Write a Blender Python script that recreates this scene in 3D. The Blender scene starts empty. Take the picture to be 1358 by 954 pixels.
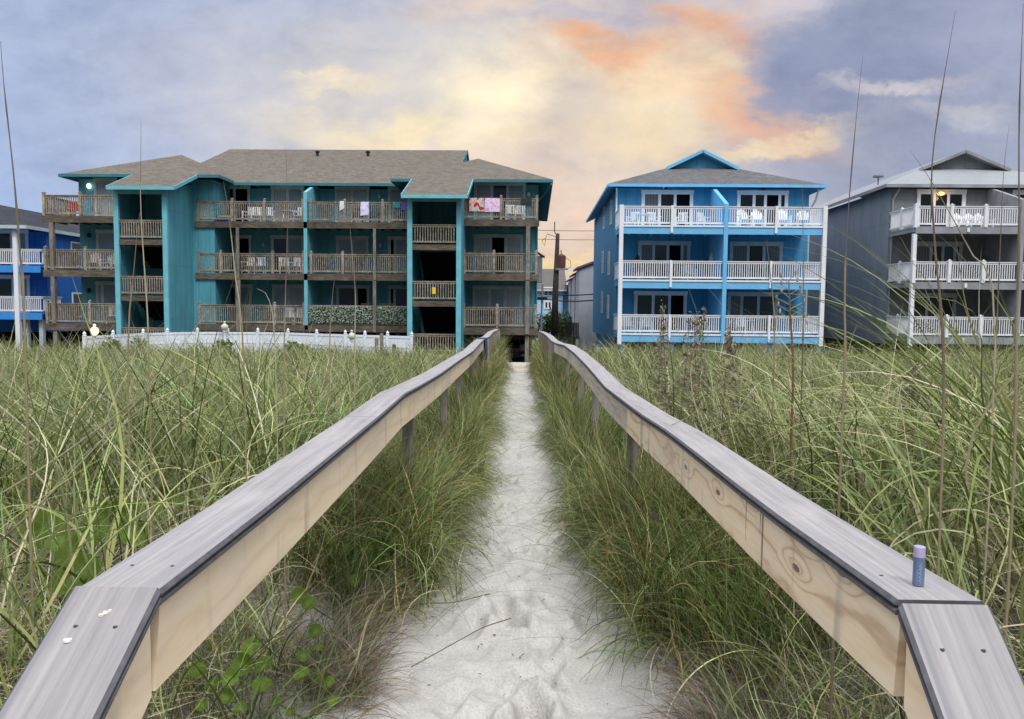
import bpy, bmesh, math, random
import numpy as np
from mathutils import Vector, Matrix, Euler

random.seed(7)
rng = np.random.default_rng(11)
scn = bpy.context.scene
COL = scn.collection
GROUND_Z = -3.4          # level of the lots around the houses; the camera's eye is z = 0

# ------------------------------------------------------------------ camera
F, W, H = 1020.0, 1358.0, 954.0
PITCH = math.atan(69 / F); YAW = math.atan(24 / F); ROLL = math.radians(0.55)
CAMROT = (Matrix.Rotation(YAW, 3, 'Z') @ Matrix.Rotation(math.pi / 2 - PITCH, 3, 'X') @ Matrix.Rotation(ROLL, 3, 'Z'))


def at(px, py, Y):
    """Where the photo's pixel lies on the vertical plane Y metres in front of the eye (used to survey the place)."""
    d = CAMROT @ Vector(((px - W / 2) / F, -(py - H / 2) / F, -1.0))
    return d * (Y / d.y)


def X(px, Y, py=350):
    return at(px, py, Y).x


def Z(px, py, Y):
    return at(px, py, Y).z


# ------------------------------------------------------------------ helpers
ORIG = {}


def lin(r, g, b):
    f = lambda c: (c / 255 / 12.92) if c / 255 <= 0.04045 else ((c / 255 + 0.055) / 1.055) ** 2.4
    return (f(r), f(g), f(b))


class MB:
    def __init__(s):
        s.v = []; s.f = []; s.m = []

    def add(s, vs, fs, mi=0):
        o = len(s.v)
        s.v.extend(tuple(p) for p in vs)
        for f in fs:
            s.f.append(tuple(o + i for i in f)); s.m.append(mi)

    def box(s, x0, x1, y0, y1, z0, z1, mi=0):
        if x0 > x1: x0, x1 = x1, x0
        if y0 > y1: y0, y1 = y1, y0
        if z0 > z1: z0, z1 = z1, z0
        s.add([(x0, y0, z0), (x1, y0, z0), (x1, y1, z0), (x0, y1, z0), (x0, y0, z1), (x1, y0, z1), (x1, y1, z1), (x0, y1, z1)],
              [(0, 3, 2, 1), (4, 5, 6, 7), (0, 1, 5, 4), (1, 2, 6, 5), (2, 3, 7, 6), (3, 0, 4, 7)], mi)

    def beam(s, p, q, w, h, mi=0):
        """A bar of width w (horizontal) and height h from p to q."""
        p, q = Vector(p), Vector(q)
        d = (q - p).normalized()
        side = d.cross(Vector((0, 0, 1)))
        side = side.normalized() if side.length > 1e-4 else Vector((1, 0, 0))
        up = side.cross(d).normalized()
        a, b = side * w / 2, up * h / 2
        vs = [p - a - b, p + a - b, p + a + b, p - a + b, q - a - b, q + a - b, q + a + b, q - a + b]
        s.add(vs, [(0, 1, 2, 3), (4, 7, 6, 5), (0, 4, 5, 1), (1, 5, 6, 2), (2, 6, 7, 3), (3, 7, 4, 0)], mi)

    def tube(s, pts, rad, n=6, mi=0):
        pts = [Vector(p) for p in pts]
        if not hasattr(rad, '__len__'): rad = [rad] * len(pts)
        vs = []
        for i, p in enumerate(pts):
            d = (pts[min(i + 1, len(pts) - 1)] - pts[max(i - 1, 0)]).normalized()
            a = d.cross(Vector((0.31, 0.9, 0.22))).normalized(); b = d.cross(a)
            for k in range(n):
                t = 2 * math.pi * k / n
                vs.append(p + (a * math.cos(t) + b * math.sin(t)) * rad[i])
        fs = []
        for i in range(len(pts) - 1):
            for k in range(n):
                fs.append((i * n + k, i * n + (k + 1) % n, (i + 1) * n + (k + 1) % n, (i + 1) * n + k))
        fs.append(tuple(range(n - 1, -1, -1))); fs.append(tuple((len(pts) - 1) * n + k for k in range(n)))
        s.add(vs, fs, mi)

    def lathe(s, c, prof, n=12, mi=0):
        c = Vector(c); vs = []
        for r, z in prof:
            for k in range(n):
                t = 2 * math.pi * k / n
                vs.append(c + Vector((r * math.cos(t), r * math.sin(t), z)))
        fs = []
        for i in range(len(prof) - 1):
            for k in range(n):
                fs.append((i * n + k, i * n + (k + 1) % n, (i + 1) * n + (k + 1) % n, (i + 1) * n + k))
        fs.append(tuple(range(n - 1, -1, -1))); fs.append(tuple((len(prof) - 1) * n + k for k in range(n)))
        s.add(vs, fs, mi)

    def prism(s, poly, vec, mi=0, mi_side=None):
        """poly: planar ring of points; extruded by vec. First ring gets mi, the rest mi_side."""
        n = len(poly); vec = Vector(vec)
        vs = [Vector(p) for p in poly] + [Vector(p) + vec for p in poly]
        ms = mi if mi_side is None else mi_side
        s.add(vs, [tuple(range(n))], mi)
        o = len(s.v) - 2 * n
        s.f.append(tuple(o + n + i for i in range(n - 1, -1, -1))); s.m.append(ms)
        for i in range(n):
            j = (i + 1) % n
            s.f.append((o + j, o + i, o + n + i, o + n + j)); s.m.append(ms)

    def build(s, name, mat, parent=None, origin=None, smooth=False):
        org = Vector(ORIG[parent.name]) if parent is not None else Vector(origin or (0, 0, 0))
        me = bpy.data.meshes.new(name)
        me.from_pydata([tuple(Vector(p) - org) for p in s.v], [], s.f)
        mats = mat if isinstance(mat, (list, tuple)) else [mat]
        for m in mats: me.materials.append(m)
        if len(mats) > 1: me.polygons.foreach_set('material_index', s.m)
        bm = bmesh.new(); bm.from_mesh(me); bmesh.ops.recalc_face_normals(bm, faces=bm.faces); bm.to_mesh(me); bm.free()
        if smooth: me.polygons.foreach_set('use_smooth', [True] * len(me.polygons))
        o = bpy.data.objects.new(name, me); COL.objects.link(o)
        if parent is not None:
            o.parent = parent
        else:
            o.location = org
        ORIG[o.name] = tuple(org)
        return o


def tag(o, label=None, cat=None, group=None, kind=None):
    if label: o['label'] = label
    if cat: o['category'] = cat
    if group: o['group'] = group
    if kind: o['kind'] = kind
    return o


def thing(name, label, cat, loc=(0, 0, 0), group=None):
    o = bpy.data.objects.new(name, None); COL.objects.link(o)
    o.location = loc; o.empty_display_size = 0.2
    ORIG[o.name] = tuple(loc)
    return tag(o, label, cat, group)


KIDS = {}


def children_of(o):
    return [c for c in COL.objects if c.parent == o]


def copy_tree(o, parent=None):
    c = o.copy(); COL.objects.link(c)
    if parent is not None: c.parent = parent
    for ch in children_of(o): copy_tree(ch, c)
    return c


# ------------------------------------------------------------------ materials
class NT:
    def __init__(s, name):
        s.mat = bpy.data.materials.new(name); s.mat.use_nodes = True
        s.t = s.mat.node_tree; s.t.nodes.clear()
        s.out = s.n('ShaderNodeOutputMaterial')
        s.p = s.n('ShaderNodeBsdfPrincipled')
        s.l(s.p.outputs[0], s.out.inputs[0])

    def n(s, typ, **kw):
        nd = s.t.nodes.new(typ)
        for k, v in kw.items():
            if k in nd.inputs.keys() if hasattr(nd.inputs, 'keys') else False:
                s.i(nd.inputs[k], v)
            else:
                setattr(nd, k, v)
        return nd

    def i(s, sock, v):
        if hasattr(v, 'is_output') or hasattr(v, 'links') and not isinstance(v, (int, float, tuple)):
            s.t.links.new(v, sock)
        else:
            if isinstance(v, tuple) and len(v) == 3 and sock.type == 'RGBA': v = (*v, 1)
            sock.default_value = v

    def l(s, a, b): s.t.links.new(a, b)

    def math(s, op, a, b=0.0, c=0.0, clamp=False):
        nd = s.n('ShaderNodeMath'); nd.operation = op; nd.use_clamp = clamp
        for k, v in enumerate((a, b, c)): s.i(nd.inputs[k], v)
        return nd.outputs[0]

    def mix(s, f, a, b, blend='MIX'):
        nd = s.n('ShaderNodeMix'); nd.data_type = 'RGBA'; nd.blend_type = blend
        s.i(nd.inputs[0], f); s.i(nd.inputs[6], a); s.i(nd.inputs[7], b)
        return nd.outputs[2]

    def noise(s, vec, scale, detail=4, rough=0.55, dist=0.0):
        nd = s.n('ShaderNodeTexNoise')
        if vec is not None: s.l(vec, nd.inputs['Vector'])
        nd.inputs['Scale'].default_value = scale; nd.inputs['Detail'].default_value = detail
        nd.inputs['Roughness'].default_value = rough; nd.inputs['Distortion'].default_value = dist
        return nd

    def ramp(s, f, stops):
        nd = s.n('ShaderNodeValToRGB'); s.l(f, nd.inputs[0])
        el = nd.color_ramp.elements
        while len(el) < len(stops): el.new(0.5)
        for e, (p, c) in zip(el, stops): e.position = p; e.color = (*c, 1)
        return nd.outputs[0]

    def coords(s, kind='Object', scale=(1, 1, 1)):
        tc = s.n('ShaderNodeTexCoord'); mp = s.n('ShaderNodeMapping')
        s.l(tc.outputs[kind], mp.inputs[0]); mp.inputs['Scale'].default_value = scale
        return mp.outputs[0]

    def bump(s, h, strength=0.3, dist=0.01):
        b = s.n('ShaderNodeBump'); s.l(h, b.inputs['Height'])
        b.inputs['Strength'].default_value = strength; b.inputs['Distance'].default_value = dist
        s.l(b.outputs[0], s.p.inputs['Normal'])

    def set(s, **kw):
        for k, v in kw.items():
            s.i(s.p.inputs[k.replace('_', ' ')], v)
        return s


def m_simple(name, col, rough=0.6, var=0.12, scale=3.0, spec=0.3, metal=0.0):
    t = NT(name); v = t.coords()
    n = t.noise(v, scale, 5)
    dark = tuple(c * (1 - var) for c in col); light = tuple(min(1, c * (1 + var)) for c in col)
    t.i(t.p.inputs['Base Color'], t.ramp(n.outputs[0], [(0.3, dark), (0.7, light)]))
    t.set(Roughness=rough, Metallic=metal); t.p.inputs['Specular IOR Level'].default_value = spec
    return t.mat


def m_siding(name, col, pitch=0.2, rough=0.65, grooves=True, grime=0.25, panel=2.72, vertical=True):
    """Painted plywood siding: upright grooves, a horizontal joint per storey, weather streaks."""
    t = NT(name)
    geo = t.n('ShaderNodeNewGeometry'); sep = t.n('ShaderNodeSeparateXYZ'); t.l(geo.outputs['Position'], sep.inputs[0])
    u = t.math('ADD', sep.outputs[0], t.math('MULTIPLY', sep.outputs[1], 1.0))
    a = u if vertical else sep.outputs[2]
    fr = t.math('FRACT', t.math('DIVIDE', a, pitch))
    g = t.math('LESS_THAN', fr, 0.09)
    j = t.math('LESS_THAN', t.math('FRACT', t.math('DIVIDE', t.math('ADD', sep.outputs[2], 60.62), panel)), 0.012)
    line = t.math('MAXIMUM', g, j) if grooves else j
    v = t.coords('Object', (1.2, 1.2, 0.25)); n = t.noise(v, 1.6, 6, 0.65)
    n2 = t.noise(t.coords('Object', (8, 8, 0.5)), 2.0, 4)
    base = t.ramp(n.outputs[0], [(0.25, tuple(c * (1 - grime) for c in col)), (0.6, col), (0.85, tuple(min(1, c * 1.1) for c in col))])
    base = t.mix(0.22, base, t.ramp(n2.outputs[0], [(0.35, tuple(c * 0.6 for c in col)), (0.65, tuple(min(1, c * 1.25) for c in col))]))
    base = t.mix(t.math('MULTIPLY', line, 0.35), base, tuple(c * 0.45 for c in col))
    t.i(t.p.inputs['Base Color'], base)
    t.bump(t.math('SUBTRACT', 1.0, line), 0.5, 0.012)
    t.set(Roughness=rough); t.p.inputs['Specular IOR Level'].default_value = 0.25
    return t.mat


def m_wood(name, c0, c1, c2, rough=0.8, sc=(2.0, 2.0, 9.0)):
    t = NT(name)
    n = t.noise(t.coords('Object', sc), 2.2, 7, 0.65)
    n2 = t.noise(t.coords('Object', (1, 1, 1)), 0.9, 3)
    f = t.math('ADD', t.math('MULTIPLY', n.outputs[0], 0.65), t.math('MULTIPLY', n2.outputs[0], 0.35))
    t.i(t.p.inputs['Base Color'], t.ramp(f, [(0.34, c0), (0.5, c1), (0.66, c2)]))
    t.bump(n.outputs[0], 0.4, 0.006)
    t.set(Roughness=rough); t.p.inputs['Specular IOR Level'].default_value = 0.2
    return t.mat


def m_pine(name, fig=1.0, knots=0.62):
    """Pale new pine with growth rings and knots; the boards run along Y."""
    t = NT(name)
    v = t.coords('Object', (1, 1, 1)); sep = t.n('ShaderNodeSeparateXYZ'); t.l(v, sep.inputs[0])
    comb = t.n('ShaderNodeCombineXYZ')
    t.i(comb.inputs[0], t.math('MULTIPLY_ADD', sep.outputs[1], 2.6, t.math('MULTIPLY', sep.outputs[0], 9.0))); t.i(comb.inputs[1], t.math('MULTIPLY', sep.outputs[2], 7.0)); t.i(comb.inputs[2], t.math('MULTIPLY', sep.outputs[0], 2.0))
    vo = t.n('ShaderNodeTexVoronoi'); vo.voronoi_dimensions = '2D'; vo.inputs['Scale'].default_value = 1.15; t.l(comb.outputs[0], vo.inputs['Vector'])
    vsep = t.n('ShaderNodeSeparateColor'); t.l(vo.outputs['Color'], vsep.inputs[0])
    knot = t.math('MULTIPLY', t.math('GREATER_THAN', vsep.outputs[0], knots), t.math('SUBTRACT', 1.0, t.math('MULTIPLY', vo.outputs['Distance'], 2.3), clamp=True))
    warp = t.noise(t.coords('Object', (2, 1.3, 6)), 1.6, 3)
    h = t.math('ADD', t.math('MULTIPLY', sep.outputs[2], 11.0), t.math('ADD', t.math('MULTIPLY', warp.outputs[0], 2.2), t.math('MULTIPLY', t.math('POWER', knot, 2.0), 3.0)))
    ring = t.math('ABSOLUTE', t.math('SUBTRACT', t.math('FRACT', h), 0.5))
    ring = t.math('MULTIPLY', ring, 2.0)
    fine = t.noise(t.coords('Object', (30, 3, 30)), 3.0, 4)
    pale = lin(234, 211, 174); mid = lin(188, 156, 118); dk = lin(160, 122, 86)
    mid = tuple(p_ + (m_ - p_) * .62 * fig for m_, p_ in zip(mid, pale))
    c = t.ramp(ring, [(0.0, mid), (0.05, mid), (0.28, pale), (1.0, lin(241, 221, 188))])
    c = t.mix(0.22, c, t.ramp(fine.outputs[0], [(0.35, mid), (0.65, lin(232, 218, 196))]))
    core = t.math('GREATER_THAN', knot, 0.86)
    halo = t.math('MULTIPLY', t.math('POWER', knot, 5.0), 0.45)
    c = t.mix(halo, c, dk); c = t.mix(t.math('MULTIPLY', core, 0.85), c, lin(84, 52, 34))
    gr = t.noise(t.coords('Object', (1.3, .8, 3)), 1.1, 5, 0.6)
    c = t.mix(t.math('MULTIPLY', t.math('SUBTRACT', gr.outputs[0], 0.45, clamp=True), 1.6, clamp=True), c, lin(192, 187, 180))
    sv = t.noise(t.coords('Object', (3, 7, 1.0)), 1.1, 3, .5, .4)
    c = t.mix(t.math('MULTIPLY', t.math('SUBTRACT', sv.outputs[0], .60, clamp=True), 4.5, clamp=True), c, lin(138, 134, 136))
    sk_ = t.noise(t.coords('Object', (2, 9, .35)), 1.6, 2, .5, .2)
    c = t.mix(t.math('MULTIPLY', t.math('GREATER_THAN', sk_.outputs[0], .74), .7), c, lin(70, 62, 58))
    t.i(t.p.inputs['Base Color'], c); t.bump(fine.outputs[0], 0.15, 0.002)
    t.set(Roughness=0.65); t.p.inputs['Specular IOR Level'].default_value = 0.25
    return t.mat


def m_cap(name, tone=1.0, streak=.22):
    """Grey-mauve composite board: fine brushed grain along Y."""
    t = NT(name)
    f1 = t.noise(t.coords('Object', (60, 1.6, 2.0)), 2.0, 5, 0.6)
    f2 = t.noise(t.coords('Object', (14, 0.7, 1.0)), 1.6, 5, 0.6)
    sp = t.noise(t.coords('Object', (1, 1, 1)), 9.0, 6, 0.7)
    f = t.math('ADD', t.math('MULTIPLY', f1.outputs[0], 0.55), t.math('ADD', t.math('MULTIPLY', f2.outputs[0], 0.3), t.math('MULTIPLY', sp.outputs[0], 0.15)))
    k = lambda r, g, b: tuple(c * tone for c in lin(r, g, b))
    t.i(t.p.inputs['Base Color'], t.ramp(f, [(0.30, k(132, 127, 127)), (0.5, k(160, 155, 154)), (0.70, k(182, 177, 175))]))
    st = t.noise(t.coords('Object', (34, .5, .5)), 1.3, 2, 0.4); blot = t.noise(t.coords('Object', (5, 2.2, 2)), 1.4, 5, .65)
    base_ = t.p.inputs['Base Color'].links[0].from_socket
    c2_ = t.mix(t.math('MULTIPLY', t.math('MULTIPLY', t.math('SUBTRACT', st.outputs[0], .56, clamp=True), 6.0, clamp=True), streak), base_, k(104, 103, 116))
    c2_ = t.mix(t.math('MULTIPLY', t.math('SUBTRACT', blot.outputs[0], .52, clamp=True), 1.3, clamp=True), c2_, k(196, 189, 180))
    t.i(t.p.inputs['Base Color'], c2_)
    t.bump(f1.outputs[0], 0.35, 0.0015)
    t.set(Roughness=0.55); t.p.inputs['Specular IOR Level'].default_value = 0.35
    return t.mat


def m_shingle(name, c0, c1, c2):
    t = NT(name)
    geo = t.n('ShaderNodeNewGeometry'); sep = t.n('ShaderNodeSeparateXYZ'); t.l(geo.outputs['Position'], sep.inputs[0])
    comb = t.n('ShaderNodeCombineXYZ'); t.l(t.math('ADD', sep.outputs[0], t.math('MULTIPLY', sep.outputs[1], 0.31)), comb.inputs[0]); t.l(t.math('MULTIPLY', sep.outputs[2], 2.6), comb.inputs[1])
    br = t.n('ShaderNodeTexBrick'); t.l(comb.outputs[0], br.inputs['Vector'])
    br.inputs['Scale'].default_value = 1.0; br.inputs['Mortar Size'].default_value = 0.012
    br.inputs['Brick Width'].default_value = 0.33; br.inputs['Row Height'].default_value = 0.14
    br.inputs['Color1'].default_value = (*c0, 1); br.inputs['Color2'].default_value = (*c2, 1); br.inputs['Mortar'].default_value = (*[c * 0.6 for c in c0], 1)
    n = t.noise(geo.outputs['Position'], 6.0, 6, 0.75); n2 = t.noise(geo.outputs['Position'], 0.5, 4)
    c = t.mix(0.5, br.outputs[0], t.ramp(n.outputs[0], [(0.35, c0), (0.5, c1), (0.65, c2)]))
    c = t.mix(t.math('MULTIPLY', n2.outputs[0], 0.5), c, c1)
    t.i(t.p.inputs['Base Color'], c); t.set(Roughness=0.95); t.p.inputs['Specular IOR Level'].default_value = 0.1
    t.bump(n.outputs[0], 0.4, 0.02)
    return t.mat


def m_glass(name, col, rough=0.06, curtain=0.0, ccol=(0.3, 0.32, 0.32)):
    t = NT(name); v = t.coords()
    n = t.noise(v, 0.7, 3)
    c = t.ramp(n.outputs[0], [(0.3, tuple(x * 0.75 for x in col)), (0.7, tuple(x * 1.2 for x in col))])
    if curtain:
        sep = t.n('ShaderNodeSeparateXYZ'); t.l(v, sep.inputs[0])
        w = t.math('SINE', t.math('ADD', t.math('MULTIPLY', sep.outputs[0], 42.0), t.math('MULTIPLY', n.outputs[0], 6.0)))
        c2 = t.mix(t.math('MULTIPLY_ADD', w, 0.5, 0.5), tuple(x * 0.6 for x in ccol), ccol)
        c = t.mix(curtain, c, c2)
    t.i(t.p.inputs['Base Color'], c); t.set(Roughness=rough)
    t.p.inputs['Specular IOR Level'].default_value = 0.5
    return t.mat


def m_emit(name, col, strength):
    t = NT(name); t.set(Base_Color=col, Roughness=0.4)
    t.i(t.p.inputs['Emission Color'], col); t.p.inputs['Emission Strength'].default_value = strength
    return t.mat


def m_blade(name, rough=0.5, trans=0.25, tan=.35, spec=.2):
    t = NT(name)
    at_ = t.n('ShaderNodeAttribute'); at_.attribute_name = 'tint'
    n = t.noise(t.coords('Object'), 30.0, 3)
    c = t.mix(t.math('MULTIPLY', n.outputs[0], tan), at_.outputs[0], (0.30, 0.26, 0.13), 'MIX')
    t.i(t.p.inputs['Base Color'], c); t.set(Roughness=rough); t.p.inputs['Specular IOR Level'].default_value = spec
    tr = t.n('ShaderNodeBsdfTranslucent'); t.l(c, tr.inputs[0])
    ms = t.n('ShaderNodeMixShader'); ms.inputs[0].default_value = trans
    t.l(t.p.outputs[0], ms.inputs[1]); t.l(tr.outputs[0], ms.inputs[2]); t.l(ms.outputs[0], t.out.inputs[0])
    return t.mat


TEAL = (0.10, 0.35, 0.42)
M = {}
M['teal'] = m_siding('teal_siding', TEAL, 0.61, grime=0.3)
M['teal_trim'] = m_simple('teal_trim', (0.16, 0.46, 0.53), 0.55, 0.12, 2.0)
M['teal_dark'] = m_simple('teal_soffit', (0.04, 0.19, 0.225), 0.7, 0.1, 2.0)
M['blue'] = m_siding('blue_siding', (0.06, 0.285, 0.50), 0.61, grime=0.2)
M['blue_trim'] = m_simple('blue_trim', (0.16, 0.47, 0.75), 0.55, 0.08, 2.0)
M['royal'] = m_siding('royal_blue_siding', (0.022, 0.155, 0.50), 0.61, grime=0.2)
M['royal_trim'] = m_simple('royal_trim', (0.04, 0.26, 0.64), 0.55, 0.08, 2.0)
M['gray'] = m_siding('grey_board_siding', (0.25, 0.285, 0.32), 0.1, grime=0.3)
M['gray_trim'] = m_simple('grey_trim', (0.26, 0.275, 0.29), 0.7, 0.25, 1.2)
M['gray_shingle'] = m_siding('grey_wall_shingles', (0.2, 0.215, 0.225), 0.16, vertical=False, grime=0.3)
M['white'] = m_simple('white_paint', (0.78, 0.79, 0.80), 0.5, 0.05, 1.5)
M['white_old'] = m_simple('weathered_white_trim', (0.46, 0.54, 0.55), 0.6, 0.15, 2.0)
M['vinyl'] = m_simple('white_vinyl', (0.74, 0.78, 0.82), 0.4, 0.05, 0.8)
M['deckwood'] = m_wood('weathered_deck_wood', lin(54, 49, 42), lin(92, 84, 73), lin(128, 119, 105), sc=(1.2, 4, 9))
M['railwood'] = m_wood('silvered_rail_wood', lin(92, 85, 74), lin(144, 134, 118), lin(184, 174, 158), sc=(5, 5, 3))
M['oldpost'] = m_wood('old_post_wood', lin(82, 78, 70), lin(124, 118, 107), lin(158, 151, 139), sc=(10, 10, 1.5))
M['pile'] = m_wood('creosote_pile', lin(38, 34, 30), lin(58, 52, 46), lin(82, 74, 64), sc=(8, 8, 1))
M['darkin'] = m_simple('painted_shade_black', (0.008, 0.009, 0.010), 0.9, 0.3, 1.0, 0.05)  # near-black base colour stands in for shade in stairwells and under houses
M['pine'] = m_pine('pale_pine', .35, .93)
M['pine_knotty'] = m_pine('knotty_pine', 1.35, .42)
M['pine_gray'] = m_wood('greyed_pine', lin(150, 141, 130), lin(188, 178, 164), lin(212, 203, 190), sc=(6, 1.2, 14))
M['cap'] = m_cap('composite_cap')
M['cap_old'] = m_cap('composite_cap_worn', 0.80, .5)
M['cap_edge'] = m_simple('composite_edge', lin(88, 87, 91), 0.5, 0.3, 40.0)
M['roof'] = m_shingle('brown_grey_shingles', lin(82, 76, 69), lin(110, 103, 94), lin(138, 130, 119))
M['roof_blue'] = m_shingle('grey_shingles', lin(76, 76, 77), lin(99, 99, 100), lin(128, 128, 127))
M['roof_dark'] = m_shingle('dark_shingles', lin(44, 46, 52), lin(60, 62, 68), lin(80, 82, 86))
M['roof_brown'] = m_shingle('far_grey_shingles', lin(84, 80, 78), lin(104, 99, 96), lin(122, 117, 112))
M['metal'] = m_siding('pale_metal_roof', (0.33, 0.345, 0.35), 0.4, rough=0.45, grime=0.15, panel=90)
M['g_dark'] = m_glass('dark_glass', (0.012, 0.016, 0.02))
M['g_black'] = m_simple('doorway_shade_black', (0.006, 0.006, 0.008), 0.9, 0.2, 1.0, 0.02)  # near-black pane stands in for the unlit room behind an open door
M['g_sky'] = m_glass('sky_reflection_glass', (0.22, 0.31, 0.37), 0.08)  # pale blue base colour stands in for reflected sky
M['g_blue'] = m_glass('deep_blue_glass', (0.03, 0.06, 0.11), 0.08)
M['g_curtain'] = m_glass('curtained_glass', (0.05, 0.06, 0.065), 0.1, 0.75, (0.17, 0.20, 0.20))
M['g_pale'] = m_glass('curtain_sky_reflection_glass', (0.28, 0.36, 0.40), 0.1, 0.5, (0.44, 0.52, 0.55))  # curtain folds mixed with a base colour painted as sky reflection
M['g_green'] = m_glass('green_curtained_glass', (0.02, 0.035, 0.04), 0.08, 0.25, (0.08, 0.14, 0.14))
M['black'] = m_simple('black_metal', (0.02, 0.02, 0.022), 0.5, 0.2, 4)
M['brownmetal'] = m_simple('rusty_brown_metal', (0.13, 0.05, 0.045), 0.6, 0.35, 3)
M['blade'] = m_blade('grass_blade', .45, .2, .12, .22)
M['leaf'] = m_blade('round_leaf', 0.6, 0.10, .08, .12)
M['stalk'] = m_blade('stalk', 0.6, 0.05)
M['plastic_white'] = m_simple('white_plastic', (0.78, 0.79, 0.79), 0.35, 0.03, 3)
M['plastic_gray'] = m_simple('grey_plastic', (0.36, 0.38, 0.38), 0.5, 0.1, 3)
M['dark_cloth'] = m_simple('charcoal_cloth', (0.03, 0.035, 0.04), 0.9, 0.3, 10)
M['navy_cloth'] = m_simple('navy_cloth', (0.03, 0.06, 0.14), 0.9, 0.4, 14)
M['cooler_blue'] = m_simple('cooler_blue', (0.03, 0.03, 0.30), 0.4, 0.1, 3)
M['lit_globe'] = m_emit('lit_globe', (1.0, 0.85, 0.45), 1.6)
M['lit_bulb'] = m_emit('lit_bulb', (1.0, 0.95, 0.85), 3.0)
M['lit_amber'] = m_emit('lit_amber', (1.0, 0.6, 0.2), 1.8)
M['globe'] = m_simple('cream_globe', (0.56, 0.58, 0.46), 0.35, 0.08, 4)
M['skin'] = m_simple('skin', (0.33, 0.19, 0.13), 0.55, 0.08, 6)
M['hair'] = m_simple('dark_hair', (0.015, 0.011, 0.01), 0.5, 0.3, 20)
M['shirt'] = m_simple('dark_shirt', (0.03, 0.035, 0.05), 0.9, 0.2, 10)
M['tail'] = m_simple('red_lens', (0.45, 0.02, 0.02), 0.2, 0.05, 4, 0.5)
M['car_dark'] = m_simple('dark_car_paint', (0.05, 0.055, 0.065), 0.25, 0.05, 2, 0.5)
M['car_white'] = m_simple('white_car_paint', (0.7, 0.71, 0.72), 0.25, 0.03, 2, 0.5)
M['rubber'] = m_simple('rubber', (0.02, 0.02, 0.02), 0.8, 0.1, 6)
M['droppings'] = m_simple('bird_dropping', (0.72, 0.73, 0.72), 0.7, 0.2, 60)
M['screw'] = m_simple('screw_head', (0.10, 0.10, 0.11), 0.4, 0.2, 60, 0.5, 0.6)
M['lightblue'] = m_siding('pale_blue_siding', (0.42, 0.66, 0.86), 0.3, vertical=False, grime=0.1)
M['lap'] = m_siding('pale_grey_lap_siding', (0.42, 0.43, 0.46), 0.22, vertical=False, grime=0.15)
M['bush'] = m_blade('bush_leaf', 0.5, 0.2)


def m_towel(name, cols, scale):
    t = NT(name)
    n = t.noise(t.coords('Object'), scale, 2, 0.5, 0.8)
    st = [(0.25 + 0.5 * i / max(1, len(cols) - 1), c) for i, c in enumerate(cols)]
    t.i(t.p.inputs['Base Color'], t.ramp(n.outputs[0], st)); t.set(Roughness=0.95)
    n.inputs['Detail'].default_value = 3
    t.mat.node_tree.nodes
    for nd in t.t.nodes:
        if nd.type == 'VALTORGB': nd.color_ramp.interpolation = 'CONSTANT' if len(cols) > 3 else 'LINEAR'
    return t.mat


M['t_red'] = m_towel('red_patterned_towel', [(0.55, 0.03, 0.03), (0.62, 0.58, 0.52), (0.5, 0.04, 0.03), (0.30, 0.36, 0.38)], 3.0)
M['t_redplain'] = m_simple('red_towel_edge', (0.45, 0.02, 0.02), 0.95, 0.2, 8)
M['t_pink'] = m_towel('pink_patterned_towel', [(0.78, 0.36, 0.60), (0.80, 0.62, 0.78), (0.75, 0.30, 0.52), (0.82, 0.72, 0.84)], 4.0)
M['t_lilac'] = m_towel('lilac_towel', [(0.50, 0.42, 0.80), (0.75, 0.70, 0.88), (0.45, 0.45, 0.85), (0.75, 0.45, 0.60)], 5.0)
M['t_white'] = m_simple('white_towel', (0.7, 0.72, 0.72), 0.95, 0.1, 8)
M['t_green'] = m_towel('green_print_cloth', [(0.03, 0.30, 0.12), (0.05, 0.25, 0.30), (0.5, 0.5, 0.2), (0.02, 0.10, 0.06)], 7.0)
M['t_purple'] = m_towel('purple_cloth', [(0.06, 0.03, 0.25), (0.12, 0.08, 0.4), (0.05, 0.05, 0.15)], 7.0)


# ------------------------------------------------------------------ sand and terrain
def cx(y):
    return 0.015 - 0.0155 * y


def smooth(a, b, x):
    t = np.clip((x - a) / (b - a), 0, 1)
    return t * t * (3 - 2 * t)


FEET = []
for i in range(170):
    y = 1.6 + 16 * random.random() ** 1.5
    FEET.append((cx(y) + random.gauss(0, 0.2), y, random.gauss(0, 0.45), random.uniform(0.02, 0.05)))
BUMPS = [(random.uniform(0.8, 9), random.uniform(-math.pi, math.pi), random.uniform(0, 6.28)) for _ in range(26)]


def ground_base(x, y):
    x = np.asarray(x, float); y = np.asarray(y, float)
    d = x - (0.015 - 0.0155 * np.clip(y, -5, 30))
    yc = np.clip(y, 0, 40)
    pz = -1.47 - 0.0093 * yc
    dune_l = -1.13 - 0.040 * np.clip(yc - 4, 0, 60) + 0.05 * np.sin(x * 1.3 + y * 0.7) + 0.05 * np.sin(y * 0.55 - x * 0.4)
    dune_r = -1.08 - 0.040 * np.clip(yc - 5, 0, 60) + 0.06 * np.sin(x * 1.1 - y * 0.6) + 0.05 * np.sin(y * 0.5 + x * 0.5)
    dune = np.where(d < 0, dune_l, dune_r)
    ws = 0.34 * (1 - smooth(2.9, 4.4, y))
    z = pz + (dune - pz) * smooth(0.62 + ws, 1.35 + ws, np.abs(d))
    z = z + 0.05 * smooth(0.25, 0.7, np.abs(d)) * (0.6 + 0.4 * np.sin(y * 2.1))
    back = smooth(23.6, 30.5, y)
    return z * (1 - back) + (GROUND_Z) * back


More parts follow.
